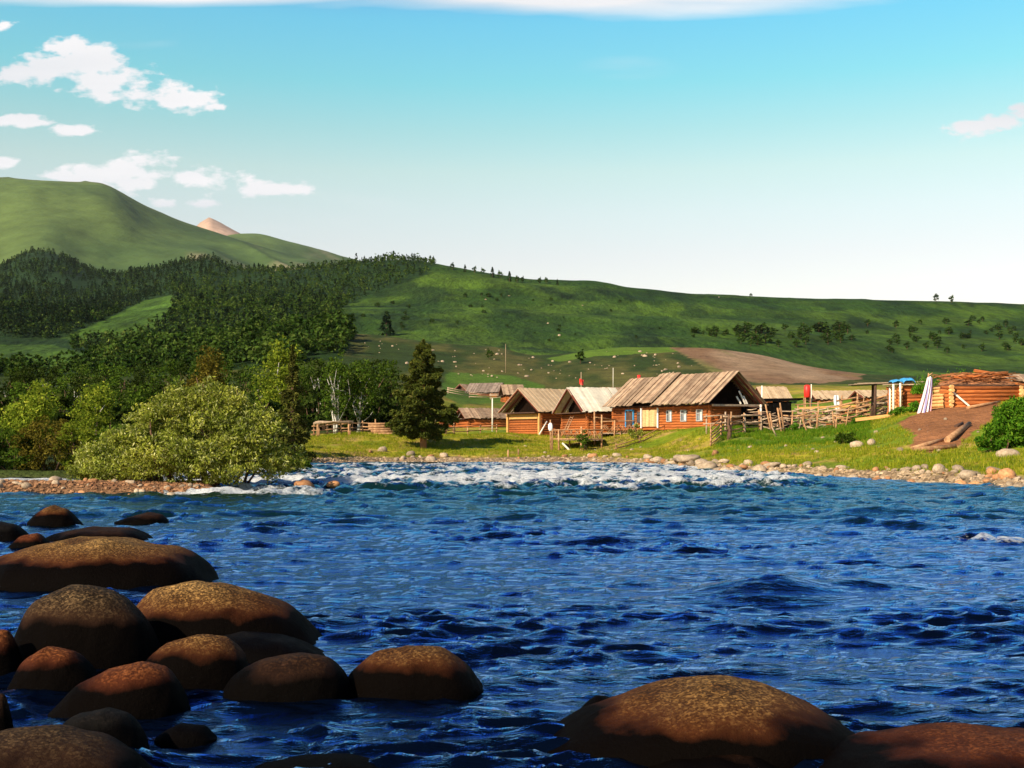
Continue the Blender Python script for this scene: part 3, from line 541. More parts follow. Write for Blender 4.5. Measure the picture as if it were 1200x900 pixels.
BL = [
 ([(30, 614), (45, 599), (62, 590), (78, 595), (97, 612)], 617, 'tan', 'small pointed tan boulder standing highest in the farthest near rocks'),
 ([(126, 613), (150, 605), (172, 599), (190, 602), (199, 612)], 614, 'dark', 'small low brown boulder with water sliding over its side'),
 ([(48, 632), (70, 622), (100, 616), (150, 617), (172, 622), (180, 631)], 635, 'dark', 'flat dark brown boulder just behind the long two-humped boulder'),
 ([(8, 642), (25, 626), (45, 623), (62, 637)], 643, 'red', 'little reddish boulder at the end of the flat dark boulder'),
 ([(-30, 628), (-5, 608), (18, 613), (36, 629)], 634, 'black', 'jagged black rock in front of the pointed tan boulder'),
 ([(-40, 664), (0, 650), (40, 639), (95, 632), (130, 629), (165, 636), (205, 639), (235, 651), (250, 667), (255, 681)], 690, 'tan', 'very long two-humped brown boulder reaching out into the river'),
 ([(12, 770), (19, 725), (40, 698), (80, 683), (110, 683), (140, 692), (172, 715), (190, 750)], 782, 'grey', 'big domed grey-brown boulder with a dark chip on top'),
 ([(146, 705), (175, 685), (220, 677), (260, 679), (310, 694), (345, 714), (370, 740), (377, 755)], 758, 'tan', 'big smooth speckled tan boulder sloping down to its right end'),
 ([(236, 745), (280, 737), (330, 743), (382, 763)], 773, 'black', 'low black slab with a wet shiny edge under the speckled tan boulder'),
 ([(-45, 768), (-15, 735), (8, 734), (26, 755)], 792, 'red', 'rusty boulder cut off by the picture edge beside the domed boulder'),
 ([(12, 798), (30, 768), (55, 754), (85, 759), (116, 783)], 808, 'red', 'knobbly red boulder in front of the domed grey-brown boulder'),
 ([(162, 772), (195, 750), (235, 740), (265, 744), (285, 759), (295, 776)], 803, 'tan', 'rounded golden-brown boulder between the speckled one and the red one'),
 ([(260, 802), (270, 784), (310, 767), (350, 760), (385, 764), (405, 777), (415, 802)], 822, 'dark', 'mossy dark brown boulder leaning against the rounded golden-brown one'),
 ([(60, 828), (90, 797), (130, 780), (165, 772), (195, 777), (213, 794), (222, 822)], 840, 'red', 'egg-shaped red boulder with pitted top'),
 ([(50, 858), (90, 832), (125, 824), (150, 831), (166, 849), (173, 874)], 886, 'black', 'round black boulder behind the smooth grey boulder at the corner'),
 ([(-90, 905), (-40, 864), (0, 852), (60, 851), (110, 861), (150, 879), (186, 910)], 944, 'grey', 'smooth dull grey boulder filling the bottom corner'),
 ([(404, 780), (440, 761), (480, 754), (520, 757), (550, 774), (570, 800)], 815, 'tan', 'lone brown boulder standing out in open water with a wet front painted shade-dark'),
 ([(630, 866), (690, 834), (760, 804), (820, 788), (850, 786), (900, 794), (960, 824), (1000, 849), (1024, 872)], 890, 'tan', 'largest golden-brown boulder, peaked in the middle, in open water'),
 ([(736, 900), (790, 881), (840, 875), (890, 879), (934, 899)], 914, 'grey', 'low blue-grey wet boulder in front of the largest boulder'),
 ([(926, 904), (1000, 872), (1080, 856), (1150, 851), (1230, 859), (1300, 896)], 932, 'red', 'broad reddish speckled boulder running out of the bottom corner'),
 ([(295, 899), (350, 888), (400, 885), (455, 899)], 910, 'dark', 'barely emerging reddish-brown boulder at the bottom edge'),
 ([(676, 828), (700, 811), (722, 815), (738, 832)], 840, 'black', 'little black rock peeking out behind the largest boulder'),
 ([(182, 857), (210, 843), (238, 846), (254, 860)], 866, 'black', 'small drowned black rock with water washing over it'),
 ([(-24, 854), (-6, 807), (5, 809), (15, 838)], 860, 'dark', 'dark upright boulder just showing at the picture edge'),
]
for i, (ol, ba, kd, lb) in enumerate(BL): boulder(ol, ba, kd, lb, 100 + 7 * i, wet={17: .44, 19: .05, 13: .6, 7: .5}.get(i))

# ------------------------------------------------------------------ leaves, trees
def unit(n, r): 
    v_ = r.normal(size=(n, 3)); return v_ / (np.linalg.norm(v_, axis=1)[:, None] + 1e-9)
def leafquads(C_, r, L_, W_, dirs=None, up=0.0):
    n = len(C_); a = unit(n, r) if dirs is None else dirs
    a = a + np.array([0, 0, up]); a /= np.linalg.norm(a, axis=1)[:, None] + 1e-9
    b = np.cross(a, unit(n, r)); b /= np.linalg.norm(b, axis=1)[:, None] + 1e-9
    L_ = (L_ * r.uniform(0.6, 1.3, n))[:, None]; W_ = (W_ * r.uniform(0.6, 1.3, n))[:, None]
    V = np.stack([C_ - a * L_ / 2, C_ + b * W_ / 2 + a * L_ * 0.05, C_ + a * L_ / 2, C_ - b * W_ / 2 + a * L_ * 0.05], 1).reshape(-1, 3)
    return V, np.arange(4 * n).reshape(n, 4)
def crown_pts(lobes, n, r, clump, per, shell=0.55):
    """leaf centres gathered in clumps spread through a set of ellipsoid lobes (cx,cy,cz,rx,ry,rz)"""
    lobes = np.array(lobes, float); vol = (lobes[:, 3] * lobes[:, 4] * lobes[:, 5]) ** 0.72; pr = vol / vol.sum()
    k = max(4, n // per); li = r.choice(len(lobes), k, p=pr); q = unit(k, r) * (shell + (1 - shell) * r.uniform(0, 1, k) ** 0.6)[:, None]
    cc = lobes[li, :3] + q * lobes[li, 3:] 
    sz = clump * r.uniform(0.55, 1.4, k)
    ci = r.integers(0, k, n); p = unit(n, r) * (r.uniform(0.25, 1, n) ** 0.5)[:, None]; p[:, 2] *= 0.7
    return cc[ci] + p * sz[ci][:, None], cc
def branches(mb, base, tips, r, rad, n=5):
    for tp in tips:
        b = Vector(base); t = Vector(tp); mid = b.lerp(t, 0.5) + Vector((r.normal() * 0.12, r.normal() * 0.12, 0.1)) * (t - b).length
        mb.tube([b, mid, t], [rad, rad * 0.6, rad * 0.2], n)
def broadleaf(name, H, W, seed, leaf, bark, n, ll, lw, clump, label, cat='tree', group=None, trunk_h=0.25, stems=1, lean=0.0, droop=0.0, slim=1.0):
    r = np.random.default_rng(seed); root = empty(name, (0, 0, 0), 0, label, cat, group)
    lobes = []; nl = 9
    for i in range(nl):
        t = (i + 0.5) / nl; h = H * (trunk_h + (0.93 - trunk_h) * t); rad = W * (math.sin(math.pi * min(1, (0.18 + 0.70 * t)) ** slim) ** 0.8)
        an = r.uniform(0, 6.28); off = rad * 0.42 * r.uniform(0.3, 1)
        rr = rad * r.uniform(0.5, 0.72)
        lobes.append((off * math.cos(an) + lean * h, off * math.sin(an), h - rr * 0.3, rr, rr, min(rr * 1.15, H * 0.19)))
    pts, cc = crown_pts(lobes, n, r, clump, 26)
    pts[:, 2] *= H / np.percentile(pts[:, 2], 99.3)
    V, F = leafquads(pts, r, ll, lw)
    tb = MB()
    for s in range(stems):
        ox, oy = (0, 0) if s == 0 else (r.normal() * 0.05 * W, r.normal() * 0.05 * W)
        ax = (lean + (0 if stems == 1 else r.normal() * 0.08)) * H; ay = 0 if stems == 1 else r.normal() * 0.06 * H
        R0 = 0.026 * H / (1 + 0.35 * (stems - 1))
        pp = [(ox, oy, -0.25)] + [(ox + ax * t * t + r.normal() * 0.012 * H, oy + ay * t + r.normal() * 0.012 * H, H * 0.74 * t) for t in (0.15, 0.35, 0.55, 0.75, 1.0)]
        tb.tube(pp, [R0 * 1.25, R0, R0 * 0.8, R0 * 0.6, R0 * 0.38, R0 * 0.1], 7)
        for j in range(7):
            bi = r.integers(1, 5); c_ = cc[r.integers(0, len(cc))]; branches(tb, pp[bi], [tuple(c_)], r, R0 * 0.36)
    tb.build('trunk', bark, root); npmesh('crown', V, F, leaf, root)
    return root
def conifer(name, H, W, seed, leaf, bark, n, ll, lw, label, cat='tree', group=None, bare=0.06, pw=0.85, droop=0.25, full=0.0):
    r = np.random.default_rng(seed); root = empty(name, (0, 0, 0), 0, label, cat, group)
    C_ = []; D_ = []; tb = MB(); R0 = 0.028 * H
    tb.tube([(0, 0, -0.3), (r.normal() * 0.02, 0, H * 0.3), (0, 0, H * 0.7), (0, 0, H)], [R0 * 1.25, R0 * 0.8, R0 * 0.4, R0 * 0.06], 8)
    nb = int(58 * (1 if n > 2500 else 0.7)); per = n // nb
    for i in range(nb):
        t = (i + r.uniform(0, 1)) / nb; t = t ** 1.12; z = H * (bare + (0.985 - bare) * t)
        R = W * ((1 - t) ** pw) * r.uniform(0.68, 1.12) + 0.02 * W
        if full: R *= min(1.0, 0.62 + t * 2.0)
        an = i * 2.399 + r.uniform(-0.4, 0.4); d = np.array([math.cos(an), math.sin(an), 0])
        s = r.uniform(0.08, 1, per) ** 0.75; sag = -droop * R * s ** 1.5 + 0.10 * R * (s > 0.85)
        side = np.cross(d, [0, 0, 1]); wd = (1 - s * 0.75) * R * 0.42
        p = np.outer(s * R, d) + np.outer(r.uniform(-1, 1, per) * wd, side); p[:, 2] = z + sag + r.normal(0, 0.022 * H * 0.5, per)
        C_.append(p); D_.append(np.tile(d, (per, 1)) + r.normal(0, 0.55, (per, 3)) + np.array([0, 0, -0.25]))
        if i % 2 == 0: tb.tube([(0, 0, z), tuple(d * R * 0.5 + np.array([0, 0, z - droop * R * 0.3])), tuple(d * R * 0.9 + np.array([0, 0, z - droop * R * 0.8]))], [R0 * 0.22, R0 * 0.15, R0 * 0.04], 4)
    C_ = np.concatenate(C_); D_ = np.concatenate(D_); D_ /= np.linalg.norm(D_, axis=1)[:, None]
    V, F = leafquads(C_, r, ll, lw, D_)
    tb.build('trunk', bark, root); npmesh('crown', V, F, leaf, root); return root
def bush(name, lobes, seed, leaf, bark, n, ll, lw, clump, label, cat='bush', group=None, up=0.5, shell=0.6, nst=14):
    r = np.random.default_rng(seed); root = empty(name, (0, 0, 0), 0, label, cat, group)
    pts, cc = crown_pts(lobes, n, r, clump, 46, shell); pts = pts[pts[:, 2] > 0.03]
    if name == 'willow_bush': pts[:, 2] *= .9
    V, F = leafquads(pts, r, ll, lw, up=up)
    tb = MB(); lo = np.array(lobes); xr = (lo[:, 0].min(), lo[:, 0].max())
    for j in range(nst):
        c_ = cc[r.integers(0, len(cc))]; b = (c_[0] * 0.55 + r.normal() * 0.15, c_[1] * 0.5, -0.1); branches(tb, b, [tuple(c_)], r, 0.028 * (lo[:, 5].max() + 0.3), 5)
    tb.build('stem', bark, root); npmesh('foliage', V, F, leaf, root); return root
def put(root, px, d, rz=0.0, s=1.0, dz=-0.02):
    root.location = G(px, d, dz); root.rotation_euler = (0, 0, rz); root.scale = (s, s, s); return root
def topH(px, d, pytop): return P(px, pytop, d).z - float(gz((px - CX) / FP * d, d)[0])

# big willow bush on the gravel bar
q = 36.5 / FP
def lob(px, top, hw, bot=566, dy=0.0, c0=245): 
    t = (572 - top) * q; b = (572 - bot) * q; return ((px - c0) * q, dy, (t + b) / 2, hw * q, hw * q * 0.85, (t - b) / 2)
wl = [lob(242, 440, 52, 540), lob(205, 462, 48, 555, -.3), (lob(280, 458, 42, 556, -.2)), lob(310, 476, 30, 560), lob(180, 492, 40, 562, -.5), lob(250, 480, 55, 566, -.9), lob(300, 505, 38, 566, -.7), lob(215, 515, 45, 570, -1.0), lob(265, 520, 48, 570, -1.1), lob(322, 525, 22, 568, -.2), lob(232, 450, 30, 500, .3), lob(262, 446, 26, 500, .2)]
_r = np.random.default_rng(77)
for (cx_, cy_, cz_, ax_, ay_, az_) in list(wl):
    for _k in range(4):
        q_ = unit(1, _r)[0]; q_[1] = -abs(q_[1]); q_[2] = abs(q_[2]) * .9; wl.append((cx_ + q_[0] * ax_ * .9, cy_ + q_[1] * ay_ * .9, cz_ + q_[2] * az_ * .9, .5, .45, .42))
b = bush('willow_bush', wl, 31, M['willow'], M['bark'], 60000, 0.125, 0.042, 0.24, 'huge rounded silvery-green willow bush on the end of the gravel bar', 'bush', nst=30); put(b, 245, 36.6)
wl2 = [lob(150, 500, 36, 568, 0, 150), lob(118, 520, 26, 570, -.3, 150), lob(178, 505, 30, 568, .2, 150), lob(140, 530, 40, 571, -.5, 150), lob(100, 545, 16, 571, -.2, 150), lob(185, 540, 30, 571, -.5, 150)]
b = bush('willow_bush', wl2, 33, M['willow'], M['bark'], 24000, 0.115, 0.035, 0.24, 'lower pale green willow bush leaning out over the gravel bar stones', 'bush', nst=14); put(b, 150, 36.3)

H_ = topH(343, 57, 406); put(conifer('spruce_tree', H_, 33 / FP * 57, 41, M['sprucedark'], M['bark'], 15000, 0.19, 0.07, 'narrow brownish dark spruce beside the huge willow bush', bare=0.03, droop=0.3), 343, 57)
H_ = topH(496, 87, 399); put(conifer('spruce_tree', H_, 49 / FP * 87, 43, M['spruceleaf'], M['barkred'], 44000, 0.28, 0.10, 'big full spruce with red-brown trunk standing alone on the bank', bare=0.12, pw=0.66, droop=0.16, full=1), 496, 87)
H_ = topH(330, 68, 402); put(broadleaf('birch_tree', H_, 36 / FP * 68, 45, M['birchleaf'], M['birch'], 6500, 0.17, 0.11, 0.42, 'tall yellow-green birch behind the narrow dark spruce'), 332, 68)
H_ = topH(245, 62, 410); put(broadleaf('broadleaf_tree', H_, 26 / FP * 62, 47, M['russet'], M['bark'], 4500, 0.16, 0.1, 0.4, 'russet brown tree top rising behind the huge willow bush'), 245, 62)
H_ = topH(395, 98, 416); put(broadleaf('birch_tree', H_, 26 / FP * 98, 49, M['midleaf'], M['birch'], 3000, 0.22, 0.14, 0.42, 'birch with three bright white stems behind the rail fence', stems=4), 394, 98)
H_ = topH(424, 99, 424); put(broadleaf('birch_tree', H_, 24 / FP * 99, 52, M['midleaf'], M['birch'], 2200, 0.22, 0.14, 0.42, 'birch with one forked pale trunk behind the log stack', stems=2, trunk_h=0.32), 421, 99)
for (px, d, top, hw, sd, ml, bk, lb, nn) in ((35, 50, 449, 36, 61, 'birchleaf', 'bark', 'yellow-green tree with a leaning brown trunk by the far left waterside', 5000),
      (112, 53, 452, 33, 62, 'birchleaf', 'birch', 'pointed bright green young birch left of the lower willow bush', 4600),
      (166, 54, 453, 25, 63, 'midleaf', 'bark', 'slim fresh green tree between the young birch and the huge willow bush', 3400),
      (-40, 52, 455, 34, 64, 'midleaf', 'bark', 'green tree standing just outside the left end of the waterside row', 3400)):
    H_ = topH(px, d, top); put(broadleaf('broadleaf_tree' if bk == 'bark' else 'birch_tree', H_, hw / FP * d, sd, M[ml], M[bk], nn, 0.14, 0.085, 0.36, lb, lean=0.03 if sd == 61 else 0, slim=1.25), px, d)
q2 = 47.0 / FP
for (px, hw, h, sd, ml, lb) in ((12, 30, 48, 71, 'midleaf', 'dark green shrub at the left end of the waterside thicket'), (58, 36, 62, 72, 'russet', 'brownish arching shrub under the leaning yellow-green tree'),
                               (100, 30, 68, 73, 'birchleaf', 'yellow-green shrub next to the lower willow bush'), (-40, 34, 60, 75, 'midleaf', 'green shrub beyond the end of the waterside thicket'), (345, 24, 45, 74, 'midleaf', 'low dark shrub under the narrow dark spruce'), (140, 26, 60, 76, 'midleaf', 'fresh green shrub showing above the lower willow bush')):
    ls = [(0, 0, h * q2 * 0.5, hw * q2, hw * q2 * .8, h * q2 * 0.5), (-hw * q2 * .5, -.2, h * q2 * 0.4, hw * q2 * .6, hw * q2 * .6, h * q2 * 0.42), (hw * q2 * .55, -.1, h * q2 * 0.38, hw * q2 * .6, hw * q2 * .6, h * q2 * 0.4)]
    put(bush('shrub', ls, sd, M[ml], M['bark'], 5500, 0.13, 0.06, 0.25, lb, 'shrub', nst=10), px, 47.8 if px < 300 else 56.5)

# rows of woodland trees: templates copied
def tmpl(seed, leaf, bark, n, stems=1): return broadleaf('broadleaf_tree', 7.5, 2.1, seed, M[leaf], M[bark], n, 0.30, 0.19, 0.55, None, 'tree', None, stems=stems, trunk_h=0.22)
T = [tmpl(201, 'darkleaf', 'bark', 1500), tmpl(202, 'midleaf', 'bark', 1500), tmpl(203, 'darkleaf', 'bark', 1500), tmpl(204, 'midleaf', 'bark', 1600, 2), tmpl(205, 'darkleaf', 'birch', 1500, 2)]
used = set()
GL = 'dark woodland trees behind the waterside thicket'
r_ = random.Random(5)
rows = []
for i in range(24): rows.append((-70 + i * 17.5 + r_.uniform(-5, 5), r_.uniform(74, 88), r_.uniform(443, 470), 'front'))
for i in range(26): rows.append((-80 + i * 17 + r_.uniform(-6, 6), r_.uniform(100, 118), r_.uniform(427, 444), 'middle'))
for i in range(30): rows.append((-80 + i * 18.5 + r_.uniform(-6, 6), r_.uniform(125, 150), r_.uniform(420, 434), 'back'))
for i in range(18): rows.append((348 + i * 6.8 + r_.uniform(-4, 4), r_.uniform(103, 122), r_.uniform(416, 440), 'belt'))
LABR = {'belt': ('dark tree in the belt between the birches and the big spruce', 'trees in the belt by the birches'),
        'front': ('dark woodland tree in the front row behind the waterside shrubs', 'woodland trees in the front row'),
        'middle': ('dark woodland tree in the middle row of the wood', 'woodland trees in the middle row'),
        'back': ('dark woodland tree in the back row below the wooded knoll', 'woodland trees in the back row')}
for i, (px, d, top, row) in enumerate(rows):
    if row == 'front' and 325 < px < 470: continue
    if row not in ('front', 'belt') and px > 462: continue
    if row == 'middle' and 372 < px < 440: d = 112
    if 362 < px < 375 and row == 'front': continue
    k = r_.randrange(5)
    o = T[k] if k not in used else copy_tree(T[k]); used.add(k)
    h = topH(px, d, top); tag(o, LABR[row][0], 'tree', LABR[row][1]); put(o, px, d, r_.uniform(0, 6.28), h / 7.5)
    wsc = r_.uniform(0.8, 1.2) * (1.0 if row != 'front' else 1.1); o.scale = (o.scale[0] * wsc * 1.1, o.scale[1] * wsc, o.scale[2])
for k in range(5):
    if k not in used:
        for ch in list(T[k].children): bpy.data.objects.remove(ch)
        bpy.data.objects.remove(T[k])

# dark undergrowth shrubs under the woodland trees
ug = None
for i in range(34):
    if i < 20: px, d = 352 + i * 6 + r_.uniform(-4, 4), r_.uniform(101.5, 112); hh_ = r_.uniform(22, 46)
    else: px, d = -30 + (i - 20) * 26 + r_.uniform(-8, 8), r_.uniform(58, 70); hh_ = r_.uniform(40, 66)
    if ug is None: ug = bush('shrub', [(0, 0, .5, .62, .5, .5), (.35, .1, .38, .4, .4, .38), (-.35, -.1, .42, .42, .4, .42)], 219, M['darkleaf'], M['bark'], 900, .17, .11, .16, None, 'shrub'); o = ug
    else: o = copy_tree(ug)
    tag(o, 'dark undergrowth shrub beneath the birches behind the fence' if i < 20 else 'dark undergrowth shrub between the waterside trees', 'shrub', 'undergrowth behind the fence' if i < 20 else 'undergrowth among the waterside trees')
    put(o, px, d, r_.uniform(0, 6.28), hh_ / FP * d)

# far forest on the hills: one mass
def far_tree(seed, n, con):
    r = np.random.default_rng(seed)
    if con:
        t = r.uniform(0.05, 1, n); R = 0.26 * (1 - t) ** 0.8 + 0.02; a = r.uniform(0, 6.28, n); s = np.sqrt(r.uniform(0.2, 1, n))
        p = np.stack([R * s * np.cos(a), R * s * np.sin(a), t], 1)
    else:
        p, _ = crown_pts([(0, 0, .58, .3, .3, .38), (.12, .05, .45, .22, .22, .25), (-.1, -.08, .5, .22, .22, .28), (.02, .05, .75, .18, .18, .22)], n, r, .1, 5, .5)
    return leafquads(p, r, 0.17, 0.12)
def forest(name, pts, hs, temps, mat, label):
    Vs = []; Fs = []; base = 0; r = np.random.default_rng(3)
    idx = r.integers(0, len(temps), len(pts)); rot = r.uniform(0, 6.28, len(pts))
    for k, (tv, tf) in enumerate(temps):
        m = idx == k
        if not m.any(): continue
        c, s = np.cos(rot[m]), np.sin(rot[m]); h = hs[m]; wv = h * r.uniform(0.85, 1.25, m.sum())
        X = (tv[None, :, 0] * c[:, None] - tv[None, :, 1] * s[:, None]) * wv[:, None]; Y = (tv[None, :, 0] * s[:, None] + tv[None, :, 1] * c[:, None]) * wv[:, None]; Z = tv[None, :, 2] * h[:, None]
        V = np.stack([X, Y, Z], 2) + pts[m][:, None, :]; n = m.sum(); F = tf[None] + (np.arange(n) * len(tv))[:, None, None] + base
        Vs.append(V.reshape(-1, 3)); Fs.append(F.reshape(-1, 4)); base += n * len(tv)
    o = npmesh(name, np.concatenate(Vs), np.concatenate(Fs), mat); o['kind'] = 'stuff'; o['label'] = label; o['category'] = 'forest'; return o
def scatter(n, ylo, yhi, seed, pw=0.0):
    r = np.random.default_rng(seed); y = np.exp(r.uniform(math.log(ylo), math.log(yhi), n)); px = r.uniform(-140, 520, n)
    x = (px - CX) / FP * y; z = gz(x, y); py = HY - FP * (z - CAMZ) / y
    dens = fbm(x / 60, y / 60, 91, 3)
    m = inpoly(px, py + r.normal(0, 1.2, n), FOREST) & ~inpoly(px, py, MEAD1) & ~inpoly(px, py, MEAD2) & (dens > -0.42)
    return np.stack([x, y, z - 0.3], 1)[m], px[m], py[m], r.uniform(0, 1, m.sum())
bt = [far_tree(300 + i, 56, False) for i in range(6)]; ct = [far_tree(320 + i, 50, True) for i in range(4)]
bt2 = [far_tree(340 + i, 110, False) for i in range(6)]
p1, px1, py1, u1 = scatter(17000, 440, 1750, 1)
ridge = (inpoly(px1, py1, [(-600, 280), (110, 280), (262, 290), (262, 312), (180, 350), (75, 396), (-600, 400)]))
con = np.where(ridge, u1 < 0.75, u1 < 0.22)
hh = np.clip(np.random.default_rng(8).lognormal(math.log(4.7), .30, len(p1)), 2.5, 9)
forest('forest', p1[~con], hh[~con], bt, M['farleaf'], 'mixed green forest covering the lower slopes of the hill')
forest('forest', p1[con], hh[con] * 1.12, ct, M['fardark'], 'dark conifer forest along the ridge and scattered in the slope')
p2, px2, py2, u2 = scatter(5600, 195, 400, 2)
forest('forest', p2, np.clip(np.random.default_rng(9).lognormal(math.log(3.3), .28, len(p2)), 1.8, 6), bt2, M['midleaf'] if False else M['farleaf'], 'brighter woodland on the low knoll behind the waterside trees')

# single trees and shrubs on the open hill
far_b = far_tree(401, 150, False); far_c = far_tree(402, 130, True); far_s = None
def far_single(kind, px, py, hpx, label, group, ylo=460, yhi=1050, name=None, wide=1.0):
    ys = np.linspace(ylo, yhi, 500); xs = (px - CX) / FP * ys; zz = gz(xs, ys); pp = HY - FP * (zz - CAMZ) / ys
    k = int(np.argmin(np.abs(pp - py))); y = ys[k]; h = hpx / FP * y
    tv, tf = far_c if kind == 'c' else far_b
    key = ('single', kind)
    root = empty(name or ('spruce_tree' if kind == 'c' else 'hill_tree' if kind == 'b' else 'hill_shrub'), (xs[k], y, zz[k] - 0.1), random.uniform(0, 6.28), label, 'tree' if kind != 's' else 'shrub', group)
    if key not in MESH:
        me = npmesh('crown', tv if kind != 's' else tv * np.array([1.3, 1.3, 1.0]) - np.array([0, 0, 0.12]), tf, M['fardark'] if kind == 'c' else M['farleaf'], root)
        tb = MB(); tb.tube([(0, 0, -0.05), (0.01, 0, 0.3), (0, 0, 0.8)], [0.03, 0.022, 0.006], 5); tr = tb.build('trunk', M['bark'], root); MESH[key] = (me.data, tr.data)
    else:
        for nm, dt in zip(('crown', 'trunk'), MESH[key]):
            o = bpy.data.objects.new(nm, dt); COL.objects.link(o); o.parent = root
    root.scale = (h * wide, h * wide, h); return root
MESH = {}
far_single('b', 1097, 354, 11, 'left one of two lone trees on the skyline', 'lone trees on the skyline', 900, 1000)
far_single('b', 1115, 355, 10, 'right one of two lone trees on the skyline', 'lone trees on the skyline', 900, 1000)
far_single('c', 453, 393, 28, 'lone dark conifer on the slope above the low rocky ridge', 'lone hill trees', 286, 520, wide=1.3)
far_single('b', 680, 426, 18, 'lone dark bushy tree on the low rocky ridge above the grey roofs', 'lone hill trees', 200, 285)
far_single('b', 574, 421, 14, 'bushy tree on the low rocky ridge near the thin post', 'lone hill trees', 200, 285)
far_single('s', 880, 347.5, 5, 'small dark shrub standing on the hill skyline', 'lone hill trees', 900, 1000)
for (px, py, h) in ((577, 325, 12), (586, 327, 11), (597, 330, 12), (606, 331, 9), (612, 331, 8), (632, 333, 9), (640, 332, 8), (653, 334, 7), (545, 319, 9), (556, 320, 9), (566, 322, 9), (530, 316, 9)):
    far_single('c' if px % 2 else 'b', px, py, h, 'dark tree in the row along the hill crest', 'trees along the hill crest', 800, 1030)
for (px, py, h) in ((283, 316, 8), (298, 317, 9), (303, 317, 9), (308, 317.5, 8), (314, 318, 8)):
    far_single('c', px, py, h, 'tiny dark conifer in the row below the mountain', 'conifers in the notch below the mountain', 1100, 1260)
rr_ = random.Random(9)
def shrubs(n, x0, x1, y0, y1, h0, h1, label, group):
    for i in range(n):
        far_single(rr_.choice('sb'), rr_.uniform(x0, x1), rr_.uniform(y0, y1), rr_.uniform(h0, h1), label, group, 470, 1000, name='hill_shrub', wide=rr_.uniform(1.0, 1.7))
shrubs(46, 865, 1000, 386, 408, 8, 15, 'dark shrub in the long band across the middle of the hill', 'shrubs in the hill band')
shrubs(18, 812, 868, 388, 396, 5, 9, 'dark shrub in the thin tail of the hill band', 'shrubs in the tail of the hill band')
shrubs(24, 1010, 1200, 376, 392, 5, 11, 'dark shrub on the upper hill at the far right', 'shrubs on the upper hill')
shrubs(26, 1040, 1200, 396, 414, 6, 11, 'dark shrub low on the hill at the far right', 'shrubs low on the hill')
shrubs(10, 535, 600, 345, 385, 4, 7, 'small dark shrub scattered on the open grassy hill', 'shrubs on the open slope')
shrubs(12, 410, 520, 352, 388, 5, 8, 'small dark shrub below the forest edge', 'shrubs below the forest edge')
shrubs(14, 620, 800, 350, 400, 3, 5, 'tiny dark shrub on the open hill above the village', 'shrubs above the village')

# ------------------------------------------------------------------ stones
def stone_mesh(seed, mat):
    r = np.random.default_rng(seed); n, m_ = 12, 10; V = []; ax = r.uniform(0.75, 1.2, 3) * np.array([1.15, 0.9, 0.72])
    for i in range(m_ + 1):
        t = math.pi * i / m_
        for j in range(n): V.append((math.sin(t) * math.cos(6.283 * j / n), math.sin(t) * math.sin(6.283 * j / n), math.cos(t)))
    V = np.array(V); k = 1 + 0.30 * fbm(V[:, 0] * 1.1 + seed, V[:, 1] * 1.1 + V[:, 2] * 0.9, seed, 3); V = np.sign(V) * np.abs(V) ** 0.88 * k[:, None] * ax
    F = [(i * n + j, (i + 1) * n + j, (i + 1) * n + (j + 1) % n, i * n + (j + 1) % n) for i in range(m_) for j in range(n)]
    o = npmesh('stone', V, np.array(F), mat, smooth=True); me = o.data; bpy.data.objects.remove(o); return me
SM = [stone_mesh(500 + i, M['stone']) for i in range(6)]; SB = [stone_mesh(520 + i, M['stonebrown']) for i in range(3)]
rs_ = random.Random(21)
def stone(px, d, s, label, group=None, brown=False, dz=0.1, flat=1.0, z=None, name='stone', cat='stone'):
    g = G(px, d) if z is None else Vector(((px - CX) / FP * d, d, z))
    o = bpy.data.objects.new(name, rs_.choice(SB if brown else SM)); COL.objects.link(o); o.location = g + Vector((0, 0, s * dz))
    o.rotation_euler = (rs_.uniform(-.3, .3), rs_.uniform(-.3, .3), rs_.uniform(0, 6.28)); o.scale = (s * rs_.uniform(.85, 1.3), s * rs_.uniform(.85, 1.2), s * rs_.uniform(.75, 1.05) * flat); return tag(o, label, cat, group)
for i in range(150):
    px = rs_.uniform(340, 1210) if i < 62 else rs_.uniform(690, 1215)
    d = float(shore(px)) + rs_.uniform(-0.9, 2.6) ; s = rs_.choice((.07, .09, .11, .14, .2)) * (1.0 if px > 740 else 1.25)
    stone(px, d, s, 'loose stone in the pale band of stones along the far waterline', 'stones along the far waterline', rs_.random() < .35, .25)
for i in range(34):
    px = rs_.uniform(755, 905); d = float(shore(px)) + rs_.uniform(-1.2, 3.2)
    stone(px, d, rs_.uniform(.14, .36), 'tan stone piled on the point below the gnarled post', 'stones piled on the point', rs_.random() < .25, .3)
for (px, dd, s, lb) in ((828, -.4, .6, 'large tan boulder leaning into the water at the tip of the stony point'), (806, 1.5, .55, 'broad pale slab lying on the stony point'), (790, 0.4, .45, 'flat pale rock next to the slab on the stony point'), (764, -1.0, .45, 'dark brown rock in the water beside the stony point')):
    stone(px, float(shore(px)) + dd, s, lb, None, 'brown' in lb, .3, .75, name='boulder', cat='boulder')
for i in range(60):
    px = rs_.uniform(-20, 262); d = rs_.uniform(32.0, 34.8)
    stone(px, d, rs_.uniform(.04, .13), 'loose stone on the gravel bar under the willow bushes', 'stones on the gravel bar', rs_.random() < .45, .35)
